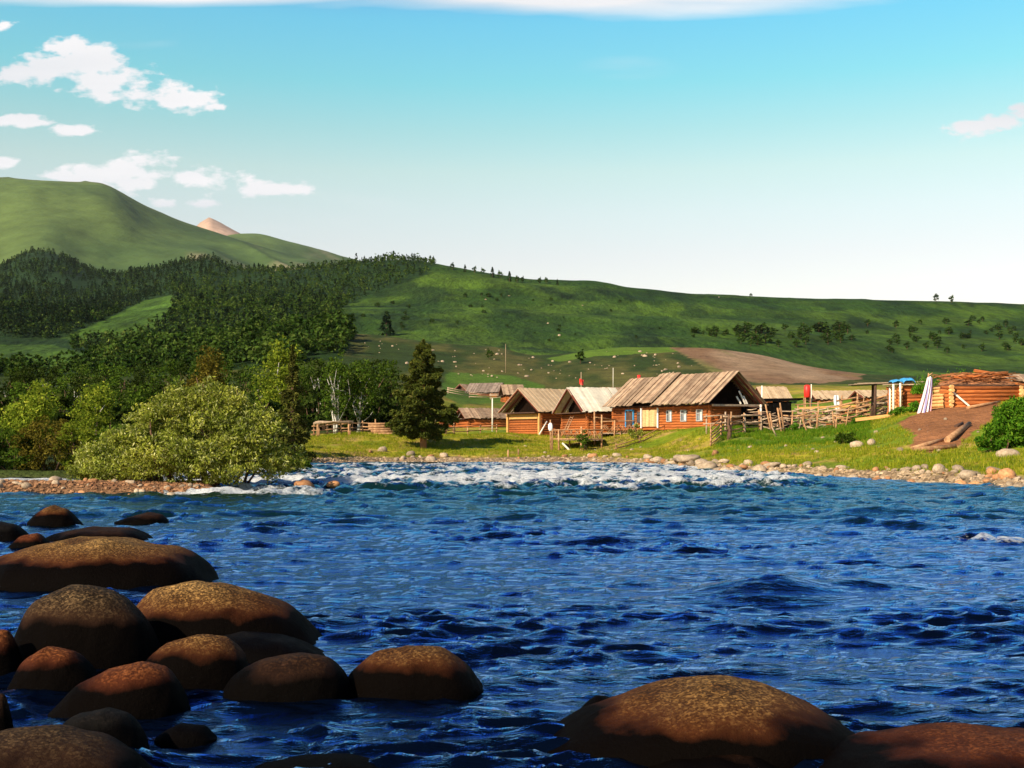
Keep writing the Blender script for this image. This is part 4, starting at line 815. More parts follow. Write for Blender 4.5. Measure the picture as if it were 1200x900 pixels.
def pebbles(n, px0, px1, ylo, yhi, s0, s1, mat, seed, label, rel=True):
    r = np.random.default_rng(seed); px = r.uniform(px0, px1, n); y = r.uniform(ylo, yhi, n) + (shore(px) if rel else 0)
    x = (px - CX) / FP * y; z = gz(x, y); k = z > -.12; x, y, z = x[k], y[k], z[k]; n = len(x)
    t = np.linspace(0, 2 * np.pi, 7)[:-1]; base = np.array([(np.cos(a), np.sin(a), 0) for a in t] + [(.62 * np.cos(a + .3), .62 * np.sin(a + .3), .62) for a in t] + [(0, 0, .8)])
    F = [(i, (i + 1) % 6, 6 + (i + 1) % 6, 6 + i) for i in range(6)] + [(6 + i, 6 + (i + 1) % 6, 12, 12) for i in range(6)]
    F3 = []
    for f in F: F3 += [(f[0], f[1], f[2])] + ([(f[0], f[2], f[3])] if f[2] != f[3] else [])
    F3 = np.array(F3); V = np.repeat(base[None], n, 0) * r.uniform(.7, 1.3, (n, 13, 1)); s = (r.uniform(0, 1, n) ** 2 * (s1 - s0) + s0)[:, None]
    a = r.uniform(0, 6.28, n)[:, None]; e1 = r.uniform(.8, 1.4, (n, 1)); X = (V[:, :, 0] * np.cos(a) * e1 - V[:, :, 1] * np.sin(a)) * s + x[:, None]; Y = (V[:, :, 0] * np.sin(a) * e1 + V[:, :, 1] * np.cos(a)) * s + y[:, None]; Z = V[:, :, 2] * s * .8 + z[:, None] - s * .15
    o = npmesh('pebbles', np.stack([X, Y, Z], 2).reshape(-1, 3), (F3[None] + (np.arange(n) * 13)[:, None, None]).reshape(-1, 3), mat); o['kind'] = 'stuff'; o['label'] = label; o['category'] = 'pebbles'
M['pebble'] = pmat('pebble_stone', (0.17, 0.105, 0.055), (0.37, 0.27, 0.17), 1.5, bump=0.3, island=.5)
M['pebblerust'] = pmat('rusty_pebble_stone', (0.13, 0.05, 0.02), (0.30, 0.16, 0.075), 1.5, bump=0.3, island=.5)
pebbles(4200, 335, 1300, -.7, 1.3, .04, .16, M['pebble'], 61, 'narrow band of small pale stones along the far waterline')
pebbles(5000, -120, 295, 31.2, 37.0, .03, .11, M['pebblerust'], 62, 'rusty shingle covering the gravel bar', False)
stone(66, 38, .22, 'pale rounded rock at the back of the gravel bar', None)
stone(390, 37.2, .2, 'orange-brown rock awash in the white rapids', None, True, .4, z=0.02, name='boulder', cat='boulder')
stone(357, 36.2, .34, 'low brown rock in the foam beside the willow bush', None, True, .25, .6, z=0.0, name='boulder', cat='boulder')
stone(348, 62, .5, 'pale flat rock where the far shore meets the rapids', None, False, .2, .6, z=0.05, name='boulder', cat='boulder')
for (px, d, s, lb) in ((1005, 61, .27, 'left one of two pale round rocks on the grass below the plank'), (1021, 61, .29, 'right one of two pale round rocks on the grass below the plank'), (1183, 45.5, .34, 'long pale rock lying under the leafy bank bush'),
                       (448, 83.5, .38, 'white rock at the waterline below the log stack'), (520, 82, .3, 'pale rock at the waterline under the big spruce'), (505, 80.5, .3, 'pinkish rock beside the trunk of the big spruce'), (838, 66, .3, 'rusty rock on the grass above the stony point'),
                       (1100, 42.4, .26, 'big pale rock standing in the shallows at the right shore'), (1135, 40.2, .26, 'round tan rock in the shallows near the right edge'), (1180, 38.3, .3, 'bright orange-tan rock at the right end of the shallows'), (1165, 40.5, .22, 'pale rock between the tan ones in the shallows'),
                       (1055, 54, .16, 'small pale rock on the grass left of the dirt mound logs'), (1040, 44.5, .16, 'wet orange rock alone in the shallow water')):
    stone(px, d, s, lb, None, 'rusty' in lb or 'orange' in lb, .25)
for i in range(36):
    px = rs_.uniform(600, 1190); d = rs_.uniform(float(stripY(px)) - 3, float(topY(px)) - 4); stone(px, d, rs_.uniform(.06, .13), 'small pale stone scattered on the grassy bank', 'stones scattered on the bank', False, .2)
def onhill(px, py, ylo, yhi):
    ys = np.linspace(ylo, yhi, 400); xs = (px - CX) / FP * ys; zz = gz(xs, ys); pp = HY - FP * (zz - CAMZ) / ys; return float(ys[int(np.argmin(np.abs(pp - py)))])
for i in range(100):
    while True:
        px, py = rs_.uniform(420, 830), rs_.uniform(398, 445)
        if inpoly(np.array([px]), np.array([py]), ROCKS)[0]: break
    stone(px, onhill(px, py, 195, 284), rs_.choice((.12, .15, .18, .22, .34)), 'pale rock strewn over the low rocky ridge', 'rocks on the low ridge', False, .2, 1.1, name='rock', cat='rock')
for i in range(7):
    px, py = rs_.uniform(520, 1000), rs_.uniform(345, 405); stone(px, onhill(px, py, 470, 1000), rs_.uniform(.4, .8), 'tiny pale rock on the open grassy hill', 'rocks on the open hill', False, .2, 1, name='rock', cat='rock')

# ------------------------------------------------------------------ log buildings
def logwall(p, q, z0, h, dia, name, parent, mat, ext=0.18, seed=0, rough=0.0):
    r = random.Random(seed); mb = MB(); n = max(1, round(h / dia)); d = h / n; p = Vector((p[0], p[1], 0)); q = Vector((q[0], q[1], 0)); u_ = (q - p).normalized()
    for i in range(n):
        z = z0 + d * (i + .5); e1 = ext * r.uniform(.6, 1.2); e2 = ext * r.uniform(.6, 1.2); a = p - u_ * e1; b = q + u_ * e2; rr = d * .53
        mid = (a + b) / 2 + Vector((0, 0, r.uniform(-.015, .015)))
        k1, k2, k3 = (r.uniform(-rough, rough) for _ in range(3)); mb.tube([(a.x, a.y + k3, z + k1), (mid.x, mid.y, z + mid.z), (b.x, b.y - k3, z + k2)], [rr * r.uniform(.92, 1.05), rr, rr * r.uniform(.92, 1.05)], 9)
    return mb.build(name, mat, parent)
def roofslope(mb, x0, x1, y_e, z_e, y_r, z_r, r, pw=.24, rag=.10, wav=.02):
    """plank slope from the ridge (y_r,z_r) to the eave (y_e,z_e), planks laid down the slope"""
    n = max(3, int((x1 - x0) / pw)); dw = (x1 - x0) / n; nv = Vector((0, -(z_r - z_e), (y_r - y_e))).normalized()
    if nv.z < 0: nv = -nv
    for i in range(n):
        a = x0 + i * dw; o = r.uniform(-wav, wav) + (i % 2) * .035; e = r.uniform(-rag, rag); t = Vector((0, y_e - y_r, z_e - z_r)).normalized()
        p = Vector((a + dw / 2, y_r, z_r)) + nv * o; q_ = Vector((a + dw / 2 + r.uniform(-.02, .02), y_e, z_e)) + nv * (o + r.uniform(-.02, .02)) + t * e
        mb.beam(p, q_, dw * .97, .035, up=nv)
def window(root, c, n, wd, h, mat_frame, curtain=True):
    """framed window on a wall: c centre, n outward normal (2D)"""
    n = Vector((n[0], n[1], 0)); a = Vector((-n.y, n.x, 0)); c = Vector(c); f = MB(); t = .05
    for sx in (-1, 1): f.beam(c + a * sx * (wd / 2 + t / 2) - Vector((0, 0, h / 2 + t)), c + a * sx * (wd / 2 + t / 2) + Vector((0, 0, h / 2 + t)), t, .08, up=n)
    for sz in (-1, 1): f.beam(c - a * wd / 2 + Vector((0, 0, sz * (h / 2 + t / 2))), c + a * wd / 2 + Vector((0, 0, sz * (h / 2 + t / 2))), .08, t)
    f.beam(c - Vector((0, 0, h / 2)), c + Vector((0, 0, h / 2)), .04, .06, up=n); f.beam(c - a * wd / 2 + Vector((0, 0, h * .18)), c + a * wd / 2 + Vector((0, 0, h * .18)), .06, .04)
    w_ = f.build('window', mat_frame, root); g = MB(); m_ = c - n * .02; g.beam(m_ - Vector((0, 0, h / 2)), m_ + Vector((0, 0, h / 2)), wd, .012, up=n); g.build('pane', M['glass'], w_)
    if curtain:
        k = MB(); m_ = c - n * .004; k.beam(m_ + a * wd * .27 - Vector((0, 0, h * .46)), m_ + a * wd * .27 + Vector((0, 0, h * .46)), wd * .26, .012, up=n); k.build('curtain', M['curtain'], w_)
    return w_
def door(root, c, n, wd, h, mat, frame):
    n = Vector((n[0], n[1], 0)); a = Vector((-n.y, n.x, 0)); c = Vector(c); d_ = MB(); k = 5
    for i in range(k):
        p = c + a * ((i + .5) / k - .5) * wd; d_.beam(p - Vector((0, 0, h / 2)), p + Vector((0, 0, h / 2)), wd / k * .94, .05, up=n)
    o = d_.build('door', mat, root); f = MB()
    for s in (-1, 1): f.beam(c + a * s * (wd / 2 + .06) - Vector((0, 0, h / 2)), c + a * s * (wd / 2 + .06) + Vector((0, 0, h / 2 + .1)), .1, .1, up=n)
    f.beam(c - a * wd / 2 + Vector((0, 0, h / 2 + .05)), c + a * wd / 2 + Vector((0, 0, h / 2 + .05)), .1, .1); f.build('door_frame', frame, o); return o
def gabled(name, label, base, yaw, L_, W_, wh, rise, og, oe, wallmat, roofmat, seed, open_end=-1, logs=True, cat='house', front_x=None, sections=None, rl=None, dia=.2):
    """log house; local x runs along the ridge, gable ends at x=-L/2 and L/2; open_end = which gable is left open to the loft"""
    r = random.Random(seed); root = empty(name, base, yaw, label, cat); hx, hy = L_ / 2, W_ / 2
    for s in (-1, 1): logwall((-hx, s * hy), (hx, s * hy), -.3, wh + .3, dia, 'log_wall', root, wallmat, seed=seed + s)
    for s in (-1, 1): logwall((s * hx, -hy), (s * hx, hy), -.3 + dia * .3, wh + .3 - dia * .3, dia, 'log_wall', root, wallmat, seed=seed + 5 + s)
    fl = MB(); fl.box(-hx - og * .9, hx + og * .6, -hy - .02, hy + .02, wh + .02, wh + .10); fl.build('loft_floor', M['darkwood'], root)
    slope = rise / (hy + oe); ze = wh + .12; zr = ze + rise
    if sections is None: sections = [(-hx - og, hx + og, 0.0, 0.0)]
    for (a, b, up_, over) in sections:
        rm = MB()
        for s in (-1, 1): roofslope(rm, a, b, s * (hy + oe + over), ze + up_ - over * slope, -s * 0.02, zr + up_, r, rag=.1)
        rm.build('roof', roofmat, root)
    # closed gable, rafters on the open one
    for s in (-1, 1):
        if s == open_end or open_end == 2:
            rf = MB()
            for t in (-1, 1):
                for xx in (hx + og - .06, hx - .1):
                    rf.beam((s * xx, t * (hy + oe * .8), ze + .02 - .10 + (oe * .2) * slope), (s * xx, 0, zr - .10), .1, .14)
            rf.build('rafter', M['redwood'], root)
        if True:
            ins = .12 if s != open_end else .55; gb = MB(); n = int(W_ / .2)
            for i in range(n):
                y = -hy + (i + .5) * W_ / n; h = rise * (1 - abs(y) / (hy + oe)) - .06
                gb.beam((s * (hx - ins), y, wh + .1), (s * (hx - ins), y, wh + .1 + h), W_ / n * .97, .03, up=(1, 0, 0))
            gb.build('gable_boards', M['loftshade'] if s == open_end else M['darkwood'], root)  # open end: inset near-black boards paint the loft's shade
    if open_end in (-1, 1):
        gb = MB(); gb.box(*(sorted((open_end * (hx - 1.6), open_end * (hx - 1.62)))), -hy * .98, hy * .98, wh + .11, wh + .16); gb.build('loft_beam', M['darkwood'], root)
    return root
# left house with tan roof
y1 = math.radians(40); g1 = G(615, 103); u1_ = Vector((math.cos(y1), math.sin(y1), 0)); L1 = 4.6
h1 = gabled('log_house', 'log house with tan plank roof and golden beam across its open gable', (g1.x + u1_.x * L1 / 2, g1.y + u1_.y * L1 / 2, P(0, 508.5, 103).z), y1, L1, 4.15, 1.74, 2.08, .8, .7, M['log'], M['rooftan'], 71)
mb = MB(); mb.box(-L1 / 2 - .22, -L1 / 2 - .12, -1.85, 1.85, 1.28, 1.74); mb.build('gable_beam', M['plankgold'], h1)
for yy in (-2.08, 2.08):
    mb = MB(); mb.box(-L1 / 2 - .26, -L1 / 2 - .08, yy - .11, yy + .11, -.3, 1.74); mb.build('corner_post', M['plankgold'], h1)
# middle house with pale roof
y2 = math.radians(23); g2_ = G(671, 98); u2_ = Vector((math.cos(y2), math.sin(y2), 0)); L2 = 3.0
h2 = gabled('log_house', 'log house with whitish plank roof and dark open gable in the middle', (g2_.x + u2_.x * L2 / 2 + .2, g2_.y + u2_.y * L2 / 2, P(0, 506.5, 98).z), y2, L2, 4.6, 1.5, 2.05, .75, .6, M['log'], M['roofpale'], 72)
# long house with three stepped roofs
pa = P(738, 444, 97); pb = P(862, 436.5, 87.2); dd = (pb - pa); dd.z = 0; L3 = dd.length - 1.0; y3 = math.atan2(dd.y, dd.x); mid3 = (pa + pb) / 2
zb3 = P(0, 500, 92).z; W3 = 4.1; wh3 = 1.5; zr3 = (pa.z + pb.z) / 2; rise3 = zr3 - zb3 - wh3 - .12
hx3 = L3 / 2
h3 = gabled('log_house', 'long log house with three stepped weathered roofs and an open dark gable', (mid3.x, mid3.y, zb3), y3, L3, W3, wh3, rise3, (.55), .85, M['log'], M['roofold'], 73, open_end=1,
            sections=[(-hx3 - .5, -hx3 * .42, .0, 0), (-hx3 * .42, hx3 * .02, .24, .06), (hx3 * .0, hx3 + .85, .06, .1)])
for t, wd in ((.18, .62), (.47, .7), (.78, .7)): window(h3, (hx3 * t + .2, -W3 / 2 - .12, .78), (0, -1), wd * .78, .76, M['framegrey'])
mb = MB()
for i in range(9):
    a_ = -hx3 * .33 + i * hx3 * .31 / 9; mb.box(a_, a_ + hx3 * .31 / 9 * .95, -W3 / 2 - .19 - .015 * (i % 2), -W3 / 2 - .13, .0, 1.28)
mb.build('porch_boarding', M['porchboard'], h3)
for a_ in (-hx3 * .35, 0.0):
    mb = MB(); mb.box(a_ - .05, a_ + .05, -W3 / 2 - .26, -W3 / 2 - .16, -.1, 1.42); mb.build('porch_post', M['white'], h3)
door(h3, (-hx3 * .62, -W3 / 2 - .14, .62), (0, -1), .8, 1.25, M['darkwood'], M['blue'])
window(h3, (-hx3 * .42, -W3 / 2 - .14, .75), (0, -1), .3, .8, M['darkwood'], False)
mb = MB(); mb.tube([(-hx3 - .4, .9, zr3 - zb3 - .6), (-hx3 - .4, .9, zr3 - zb3 + .35)], .14, 8); mb.build('chimney', M['red'], h3)
# lean-to bay in the right third of the gable, with stored white planks in the loft
mb = MB(); mb.box(hx3 + .14, hx3 + .17, .95, W3 / 2 + .1, -.1, wh3 - .1); mb.build('bay_shade', M['shadeblack'], h3)  # black sheet that paints the shade of the open bay
mb = MB(); mb.tube([(hx3 + .7, W3 / 2 + .35, -.4), (hx3 + .7, W3 / 2 + .35, wh3 + .1)], .08, 7); mb.build('porch_post', M['pole'], h3)
mb = MB(); mb.beam((hx3 + .55, -W3 / 2 - .3, wh3 - .02), (hx3 + .55, W3 / 2 + .6, wh3 + .04), .16, .14); mb.build('tie_beam', M['greywood'], h3)
mb = MB()
for (ya, yb, zz, ll) in ((.5, .25, .1, .55), (.95, .5, .15, .95), (1.15, .95, .1, .6)): mb.beam((hx3 + .55, ya, wh3 + .12), (hx3 + .35, yb, wh3 + .12 + ll), .12, .05, up=(1, 0, 0))
tag(mb.build('loft_planks', M['pole'], None), 'three pale planks leaning in the open gable of the long house', 'planks'); o = bpy.data.objects['loft_planks']; o.location = h3.location; o.rotation_euler = h3.rotation_euler
# lean-to beside the long house, its open shade painted as black walls and roof
def leanto(px0, px1, d0, d1, py0, py1, hgt, label):
    a = G(px0, d0); b_ = G(px1, d1); root = empty('lean_to', a, 0, label, 'shed'); a0 = Vector((0, 0, 0)); b0 = b_ - a; bk = Vector((1.2, 3.2, 0))
    m1 = MB(); za = P(0, py0, d0).z - a.z; zb = P(0, py1, d1).z - a.z
    n = 10
    for i in range(n):
        t0, t1 = i / n, (i + 1) / n; p = a0.lerp(b0, t0); q_ = a0.lerp(b0, t1); h0 = za + (zb - za) * t0; h1_ = za + (zb - za) * t1; sag = .12 * random.random()
        m1.beam(p + Vector((0, 0, -.3)), p + Vector((0, 0, h0 - sag)), (b0 - a0).length / n * 1.05, .06, up=(0, 1, 0))
    m1.build('wall', M['shadeblack'], root); m2 = MB(); m2.add([a0 + Vector((-.1, -.25, za)), b0 + Vector((.3, -.25, zb)), b0 + bk + Vector((.3, 0, zb + .2)), a0 + bk + Vector((-.1, 0, za + .3)), a0 + Vector((-.1, -.25, za + .12)), b0 + Vector((.3, -.25, zb + .12)), b0 + bk + Vector((.3, 0, zb + .32)), a0 + bk + Vector((-.1, 0, za + .42))],
        [(0, 3, 2, 1), (4, 5, 6, 7), (0, 1, 5, 4), (1, 2, 6, 5), (2, 3, 7, 6), (3, 0, 4, 7)]); m2.build('roof', M['shadeblack'], root); return root
leanto(876, 930, 91, 90, 472, 468, 2, 'low lean-to coloured black for its open shade, attached beyond the long house')

# far buildings
def small_house(px, pyb, d, yawdeg, L_, W_, wh, rise, label, roof, seed, wall='log', open_end=-1, name='log_house', cat='house', og=.5):
    b = P(px, pyb, d); return gabled(name, label, (b.x, b.y, b.z), math.radians(yawdeg), L_, W_, wh, rise, og, .4, M[wall], M[roof], seed, open_end=open_end, cat=cat, dia=.26)
fh = small_house(570, 473, 205, -20, 5.2, 4.0, 1.7, 1.7, 'far red-brown log house with dark roof in the field', 'darkroof', 81, open_end=1)
fh2 = small_house(545, 473.5, 207, 62, 2.8, 3.0, 1.7, 1.6, 'small orange-gabled house joined to the left of the far log house', 'roofold', 82, open_end=2)
small_house(570, 504, 128, 20, 5.2, 3.6, 1.1, 1.1, 'low shed with sagging brown roof behind the pale pole', 'roofold', 83, name='shed', cat='shed')
small_house(534, 503, 131, 25, 2.6, 2.2, .9, .7, 'tiny shed with whitish roof beside the big spruce', 'roofpale', 84, name='shed', cat='shed')
small_house(600, 476, 190, 10, 2.6, 4.0, 1.6, 1.7, 'grey-roofed house half hidden behind the tan-roofed log house', 'roofold', 85)
small_house(716, 490, 122, 15, 1.4, 3.0, 2.0, 1.0, 'low grey roof peeking out behind the whitish-roofed house', 'roofold', 86)
small_house(904, 480, 122, 8, 2.2, 3.0, .9, 1.3, 'small tan-roofed shed behind the black lean-to', 'rooftan', 87, name='shed', cat='shed')
small_house(985, 477, 120, 5, 5.5, 3.2, .6, .9, 'long low shed with pale tan roof behind the pens', 'rooftan', 88, name='shed', cat='shed')
small_house(1022, 474, 112, 8, 2.4, 2.6, .5, .7, 'small shed with pale roof left of the blue tarp', 'rooftan', 89, name='shed', cat='shed')
small_house(1205, 465, 92, -5, 4, 3, 1.0, .6, 'grey-roofed shed at the picture edge behind the log cabin', 'roofold', 90, name='shed', cat='shed')

# log cabin with sod roof
zc_ = P(0, 480, 72).z
cb = empty('log_cabin', (P(1139, 480, 72).x, 72, zc_), math.radians(4), 'log cabin with earth and brushwood heaped on top above the dirt mound', 'cabin')
hw, dp = 2.12, 1.7
logwall((-hw, -dp), (hw, -dp), -.2, 1.55, .225, 'log_wall', cb, M['log'], .5, 1, .05); logwall((-hw, dp), (hw, dp), -.2, 1.55, .225, 'log_wall', cb, M['log'], .3, 2)
logwall((-hw, -dp), (-hw, dp), -.1, 1.5, .225, 'log_wall', cb, M['logend'], .35, 3); logwall((hw, -dp), (hw, dp), -.1, 1.5, .225, 'log_wall', cb, M['logend'], .35, 4)
mb = MB(); mb.box(-hw - .1, hw + .1, -dp - .1, dp + .1, 1.34, 1.44); mb.build('roof_boards', M['darkwood'], cb)
r = np.random.default_rng(77); xs_, ys_ = np.meshgrid(np.linspace(-1, 1, 40), np.linspace(-1, 1, 24)); rr2 = np.clip(1 - np.maximum(np.abs(xs_), np.abs(ys_)) ** 3, 0, 1)
zz_ = 1.42 + .42 * rr2 ** .6 * (1 + .3 * fbm(xs_ * 4, ys_ * 4, 7, 3)); V = np.stack([(xs_ * hw * .92).ravel(), (ys_ * dp).ravel(), zz_.ravel()], 1)
npmesh('earth_roof', V, gridfaces(24, 40), M['dirt'], cb, True)
mb = MB(); rb = random.Random(4)
for i in range(170):
    x = rb.uniform(-hw * .8, hw * .8); y = rb.uniform(-dp - .35, dp * .5); z = 1.5 + rb.uniform(0, .62) * (1 - (x / hw) ** 6) ; a = rb.uniform(-.5, .5); l = rb.uniform(.5, 1.9)
    mb.tube([(x - l / 2, y, z - l / 2 * math.sin(a) * .5), (x, y + .03, z + .04), (x + l / 2, y + rb.uniform(-.3, .3), z + l / 2 * math.sin(a) * .5)], [.02, .03, .015], 5)
mb.build('brushwood', M['brush'], cb)
for i in range(9):
    x = rb.uniform(-1.1, 1.2); y = -dp + rb.uniform(-.1, .9); l = rb.uniform(1.2, 2.4); z = 1.62 + rb.uniform(0, .5); a = rb.uniform(-.14, .14); mb = MB(); mb.tube([(x - l / 2, y, z - a * l / 2), (x + l / 2, y + rb.uniform(-.2, .2), z + a * l / 2)], [.1, .075], 8); lg = tag(mb.build('log', M['log']), 'reddish log lying in the heap on the log cabin roof', 'log', 'logs heaped on the cabin roof'); lg.location = cb.location; lg.rotation_euler = cb.rotation_euler
mb = MB(); mb.beam((-1.9, -dp - .25, 1.0), (-.75, -dp - .45, -.05), .1, .1); tag(mb.build('leaning_pole', M['pole']), 'pale pole leaning slantwise against the log cabin wall', 'pole').location = cb.location
# bits on the cabin roof: green weeds
def weeds(px, d, z, wdt, h, n, seed, label, name='weeds', mat='bushgreen', ll=.22, lw=.05):
    r = np.random.default_rng(seed); p = np.stack([r.uniform(-wdt / 2, wdt / 2, n), r.uniform(-.5, .5, n), np.abs(r.normal(0, .4, n)) * h], 1); p[:, 2] *= (1 - .6 * np.abs(p[:, 0] / wdt * 2) ** 2)
    V, F = leafquads(p, r, ll, lw, up=1.1); o = npmesh(name, V, F, M[mat], None, False, ((px - CX) / FP * d, d, z)); return tag(o, label, 'plant')
weeds(1135, 73.3, zc_ + 1.5, 4.0, .95, 2400, 9, 'tall green weeds growing along the top of the log cabin roof')
weeds(1086, 72.6, zc_ + 1.0, 1.7, 1.15, 1800, 10, 'green weed clump on the shed roof behind the hanging cloth')
# log shed left of the cabin and flat shed with blue tarp
zs = P(0, 486, 75).z
ls = empty('log_shed', (P(1066, 486, 75).x, 75.5, zs), 0, 'small orange log shed behind the hanging cloth', 'shed')
logwall((-.75, -.9), (1.6, -.9), -.2, 2.0, .2, 'log_wall', ls, M['log'], .25, 6); logwall((-.75, -.9), (-.75, .9), -.1, 1.9, .2, 'log_wall', ls, M['logend'], .3, 7); logwall((1.6, -.9), (1.6, .9), -.1, 1.9, .2, 'log_wall', ls, M['logend'], .3, 8); logwall((-.75, .9), (1.6, .9), -.2, 2.0, .2, 'log_wall', ls, M['log'], .25, 9)
mb = MB()
for i in range(9): mb.beam((-1.0 + i * .33, -1.2, 1.88 + rb.uniform(-.03, .05)), (-1.0 + i * .33 + rb.uniform(-.1, .1), 1.1, 1.95), .3, .05)
mb.build('roof', M['greywood'], ls)
fs_ = empty('open_shed', P(1043, 486, 80), 0, 'open flat-roofed shed of rough boards on dark posts', 'shed')
mb = MB()
for i in range(14):
    y = -1.0 + i * .17; mb.beam((-2.4 + rb.uniform(-.3, .2), y, 2.02 + rb.uniform(-.04, .06)), (1.9 + rb.uniform(-.2, .3), y + rb.uniform(-.1, .1), 2.14 + rb.uniform(-.04, .08)), .17, .05)
mb.build('roof', M['greywood'], fs_)
for (x, y) in ((-1.3, -.9), (-.9, 1.0), (.3, -.8), (1.5, -.9), (1.4, 1.0)):
    mb = MB(); mb.tube([(x, y, -.4), (x + .05, y, 2.05)], [.11, .08], 7); mb.build('post', M['darkwood'], fs_)
def drape(name, c, sx, sy, seed, mat, label, cat, h=.12):
    xs, ys = np.meshgrid(np.linspace(-1, 1, 24), np.linspace(-1, 1, 16)); z = h * (1 - (np.abs(xs) ** 4 + np.abs(ys) ** 4) * .9) + .05 * fbm(xs * 2 + seed, ys * 2, seed, 3)
    o = npmesh(name, np.stack([(xs * sx).ravel(), (ys * sy).ravel(), z.ravel()], 1), gridfaces(16, 24), mat, None, True, c); md = o.modifiers.new('thick', 'SOLIDIFY'); md.thickness = .02; return tag(o, label, cat)
c = P(1062, 443.2, 79.4); drape('tarp', (c.x, c.y, fs_.location.z + 2.2), .42, .7, 3, M['blue'], 'bright blue tarp piece nearer the cabin on the flat shed roof', 'tarp', .22)
c = P(1047, 446, 79); drape('tarp', (c.x, c.y - .5, fs_.location.z + 2.12), .38, .5, 5, M['blue'], 'dark blue tarp hanging at the edge of the flat shed roof', 'tarp', .16)

# striped cloth hung on a pole
def clothmat():
    m = bpy.data.materials.new('striped_cloth'); t, o = nodes(m); N = t.nodes.new; L = t.links.new
    b = N('ShaderNodeBsdfPrincipled'); b.inputs['Roughness'].default_value = .9; tc = N('ShaderNodeTexCoord'); sx = N('ShaderNodeSeparateXYZ'); L(tc.outputs['UV'], sx.inputs[0])
    r = N('ShaderNodeValToRGB'); L(sx.outputs[0], r.inputs[0]); cr = r.color_ramp; cr.interpolation = 'CONSTANT'
    cols = [(0, (.72, .55, .55)), (.22, (.75, .62, .6)), (.36, (.25, .22, .42)), (.44, (.78, .70, .68)), (.52, (.60, .10, .14)), (.60, (.8, .74, .72)), (.70, (.30, .27, .45)), (.78, (.76, .60, .58)), (.90, (.62, .30, .32))]
    cr.elements[0].color = (*cols[0][1], 1); cr.elements[1].position = cols[1][0]; cr.elements[1].color = (*cols[1][1], 1)
    for p_, c_ in cols[2:]: e_ = cr.elements.new(p_); e_.color = (*c_, 1)
    L(r.outputs[0], b.inputs['Base Color']); L(b.outputs[0], o.inputs[0]); return m
nu, nv = 40, 40; us, vs = np.meshgrid(np.linspace(0, 1, nu), np.linspace(0, 1, nv)); zt_ = P(0, 441, 69).z; zb_ = P(0, 486, 69).z
wd_ = (.28 + .42 * vs ** .8); X = (us - .5) * wd_ * 1.05 - .22 * vs ** 1.5 + .12 * (1 - vs); Yc = .10 * np.sin(us * 22 + vs * 2) * (0.35 + vs * .8) - .10 * np.sin(us * 3.14) ; Zc = zt_ + (zb_ - zt_) * vs + .09 * np.abs(us - .5) * -2 * (1 - vs) + .1 * np.sin(us * 9) * vs
cl = npmesh('hanging_cloth', np.stack([X.ravel(), Yc.ravel(), Zc.ravel()], 1), gridfaces(nv, nu), clothmat(), None, True, ((1087 - CX) / FP * 69, 69, 0))
uvl = cl.data.uv_layers.new(name='UVMap'); li = np.empty(len(cl.data.loops), np.int32); cl.data.loops.foreach_get('vertex_index', li); uvl.data.foreach_set('uv', np.stack([us.ravel()[li], vs.ravel()[li]], 1).astype(np.float32).ravel())
md = cl.modifiers.new('thick', 'SOLIDIFY'); md.thickness = .015
tag(cl, 'pink and white striped cloth hung from a pole beside the log cabin', 'cloth')
gp = G(1087, 69.1); mb = MB(); mb.tube([(gp.x - .05, gp.y + .25, gp.z - .4), (gp.x + .12, gp.y + .18, zt_ + .2)], [.05, .035], 7); mb.tube([(gp.x + .12, gp.y + .18, zt_ + .05), (gp.x + .32, gp.y + .1, zt_ + .22)], [.03, .02], 5); tag(mb.build('pole', M['railwood']), 'forked pole carrying the striped cloth', 'pole')

# ------------------------------------------------------------------ deck on stilts
def rnd(a): return random.uniform(-a, a)
dk = empty('timber_deck', G(690, 88.8), 0, 'rough timber deck on stilts with lattice railing over the bank', 'deck'); o0 = dk.location.copy()
def D_(px, py, d): return P(px, py, d) - o0
mb = MB()
z1 = P(0, 515.5, 87.8).z - o0.z; z2 = P(0, 508, 92.8).z - o0.z
for i in range(26):
    t = i / 25; px = 653 + t * 52; a = D_(px, 515, 87.8); b_ = D_(px + 3, 515, 91.8); mb.beam((a.x, a.y, z1 + rnd(.02)), (b_.x, b_.y, z1 + rnd(.02)), .15, .06)
for i in range(32):
    t = i / 31; px = 703 + t * 60; a = D_(px, 508, 92.8); b_ = D_(px + 3, 508, 96.8); mb.beam((a.x, a.y, z2 + rnd(.02)), (b_.x, b_.y, z2 + rnd(.02)), .15, .06)
mb.build('deck_boards', M['greywood'], dk)
for (px, d, top) in ((647, 87.8, 503), (655, 87.8, 503), (681, 87.8, 500), (705, 88.1, 486), (697, 89.3, 482), (720, 92.8, 492), (727, 92.8, 505), (668, 90.8, 516), (690, 91.3, 514), (737, 95.8, 506), (745, 93.1, 494), (762, 93.3, 492)):
    g = G(px, d) - o0; mb = MB(); t_ = D_(px + rnd(.6), top, d); mb.tube([(g.x, g.y, g.z - .4), (t_.x, t_.y, t_.z)], [.075, .06], 7); mb.build('post', M['railwood'], dk)
mb = MB(); a = D_(659, 519, 88.0); b_ = D_(669, 529, 87.8); mb.beam(a, b_, .12, .12); mb.build('brace', M['pole'], dk)
for (pa_, pb_, d1, d2) in (((647, 504), (706, 503.5), 87.8, 87.8), ((647, 514.5), (706, 514.5), 87.8, 87.8), ((704, 494), (768, 492.5), 92.8, 93.3), ((704, 507.5), (768, 506), 92.8, 93.3), ((697, 489), (722, 492), 89.8, 92.8)):
    mb = MB(); mb.tube([D_(*pa_, d1), D_(*pb_, d2)], .05, 6); mb.build('rail', M['railwood'], dk)
mb = MB()
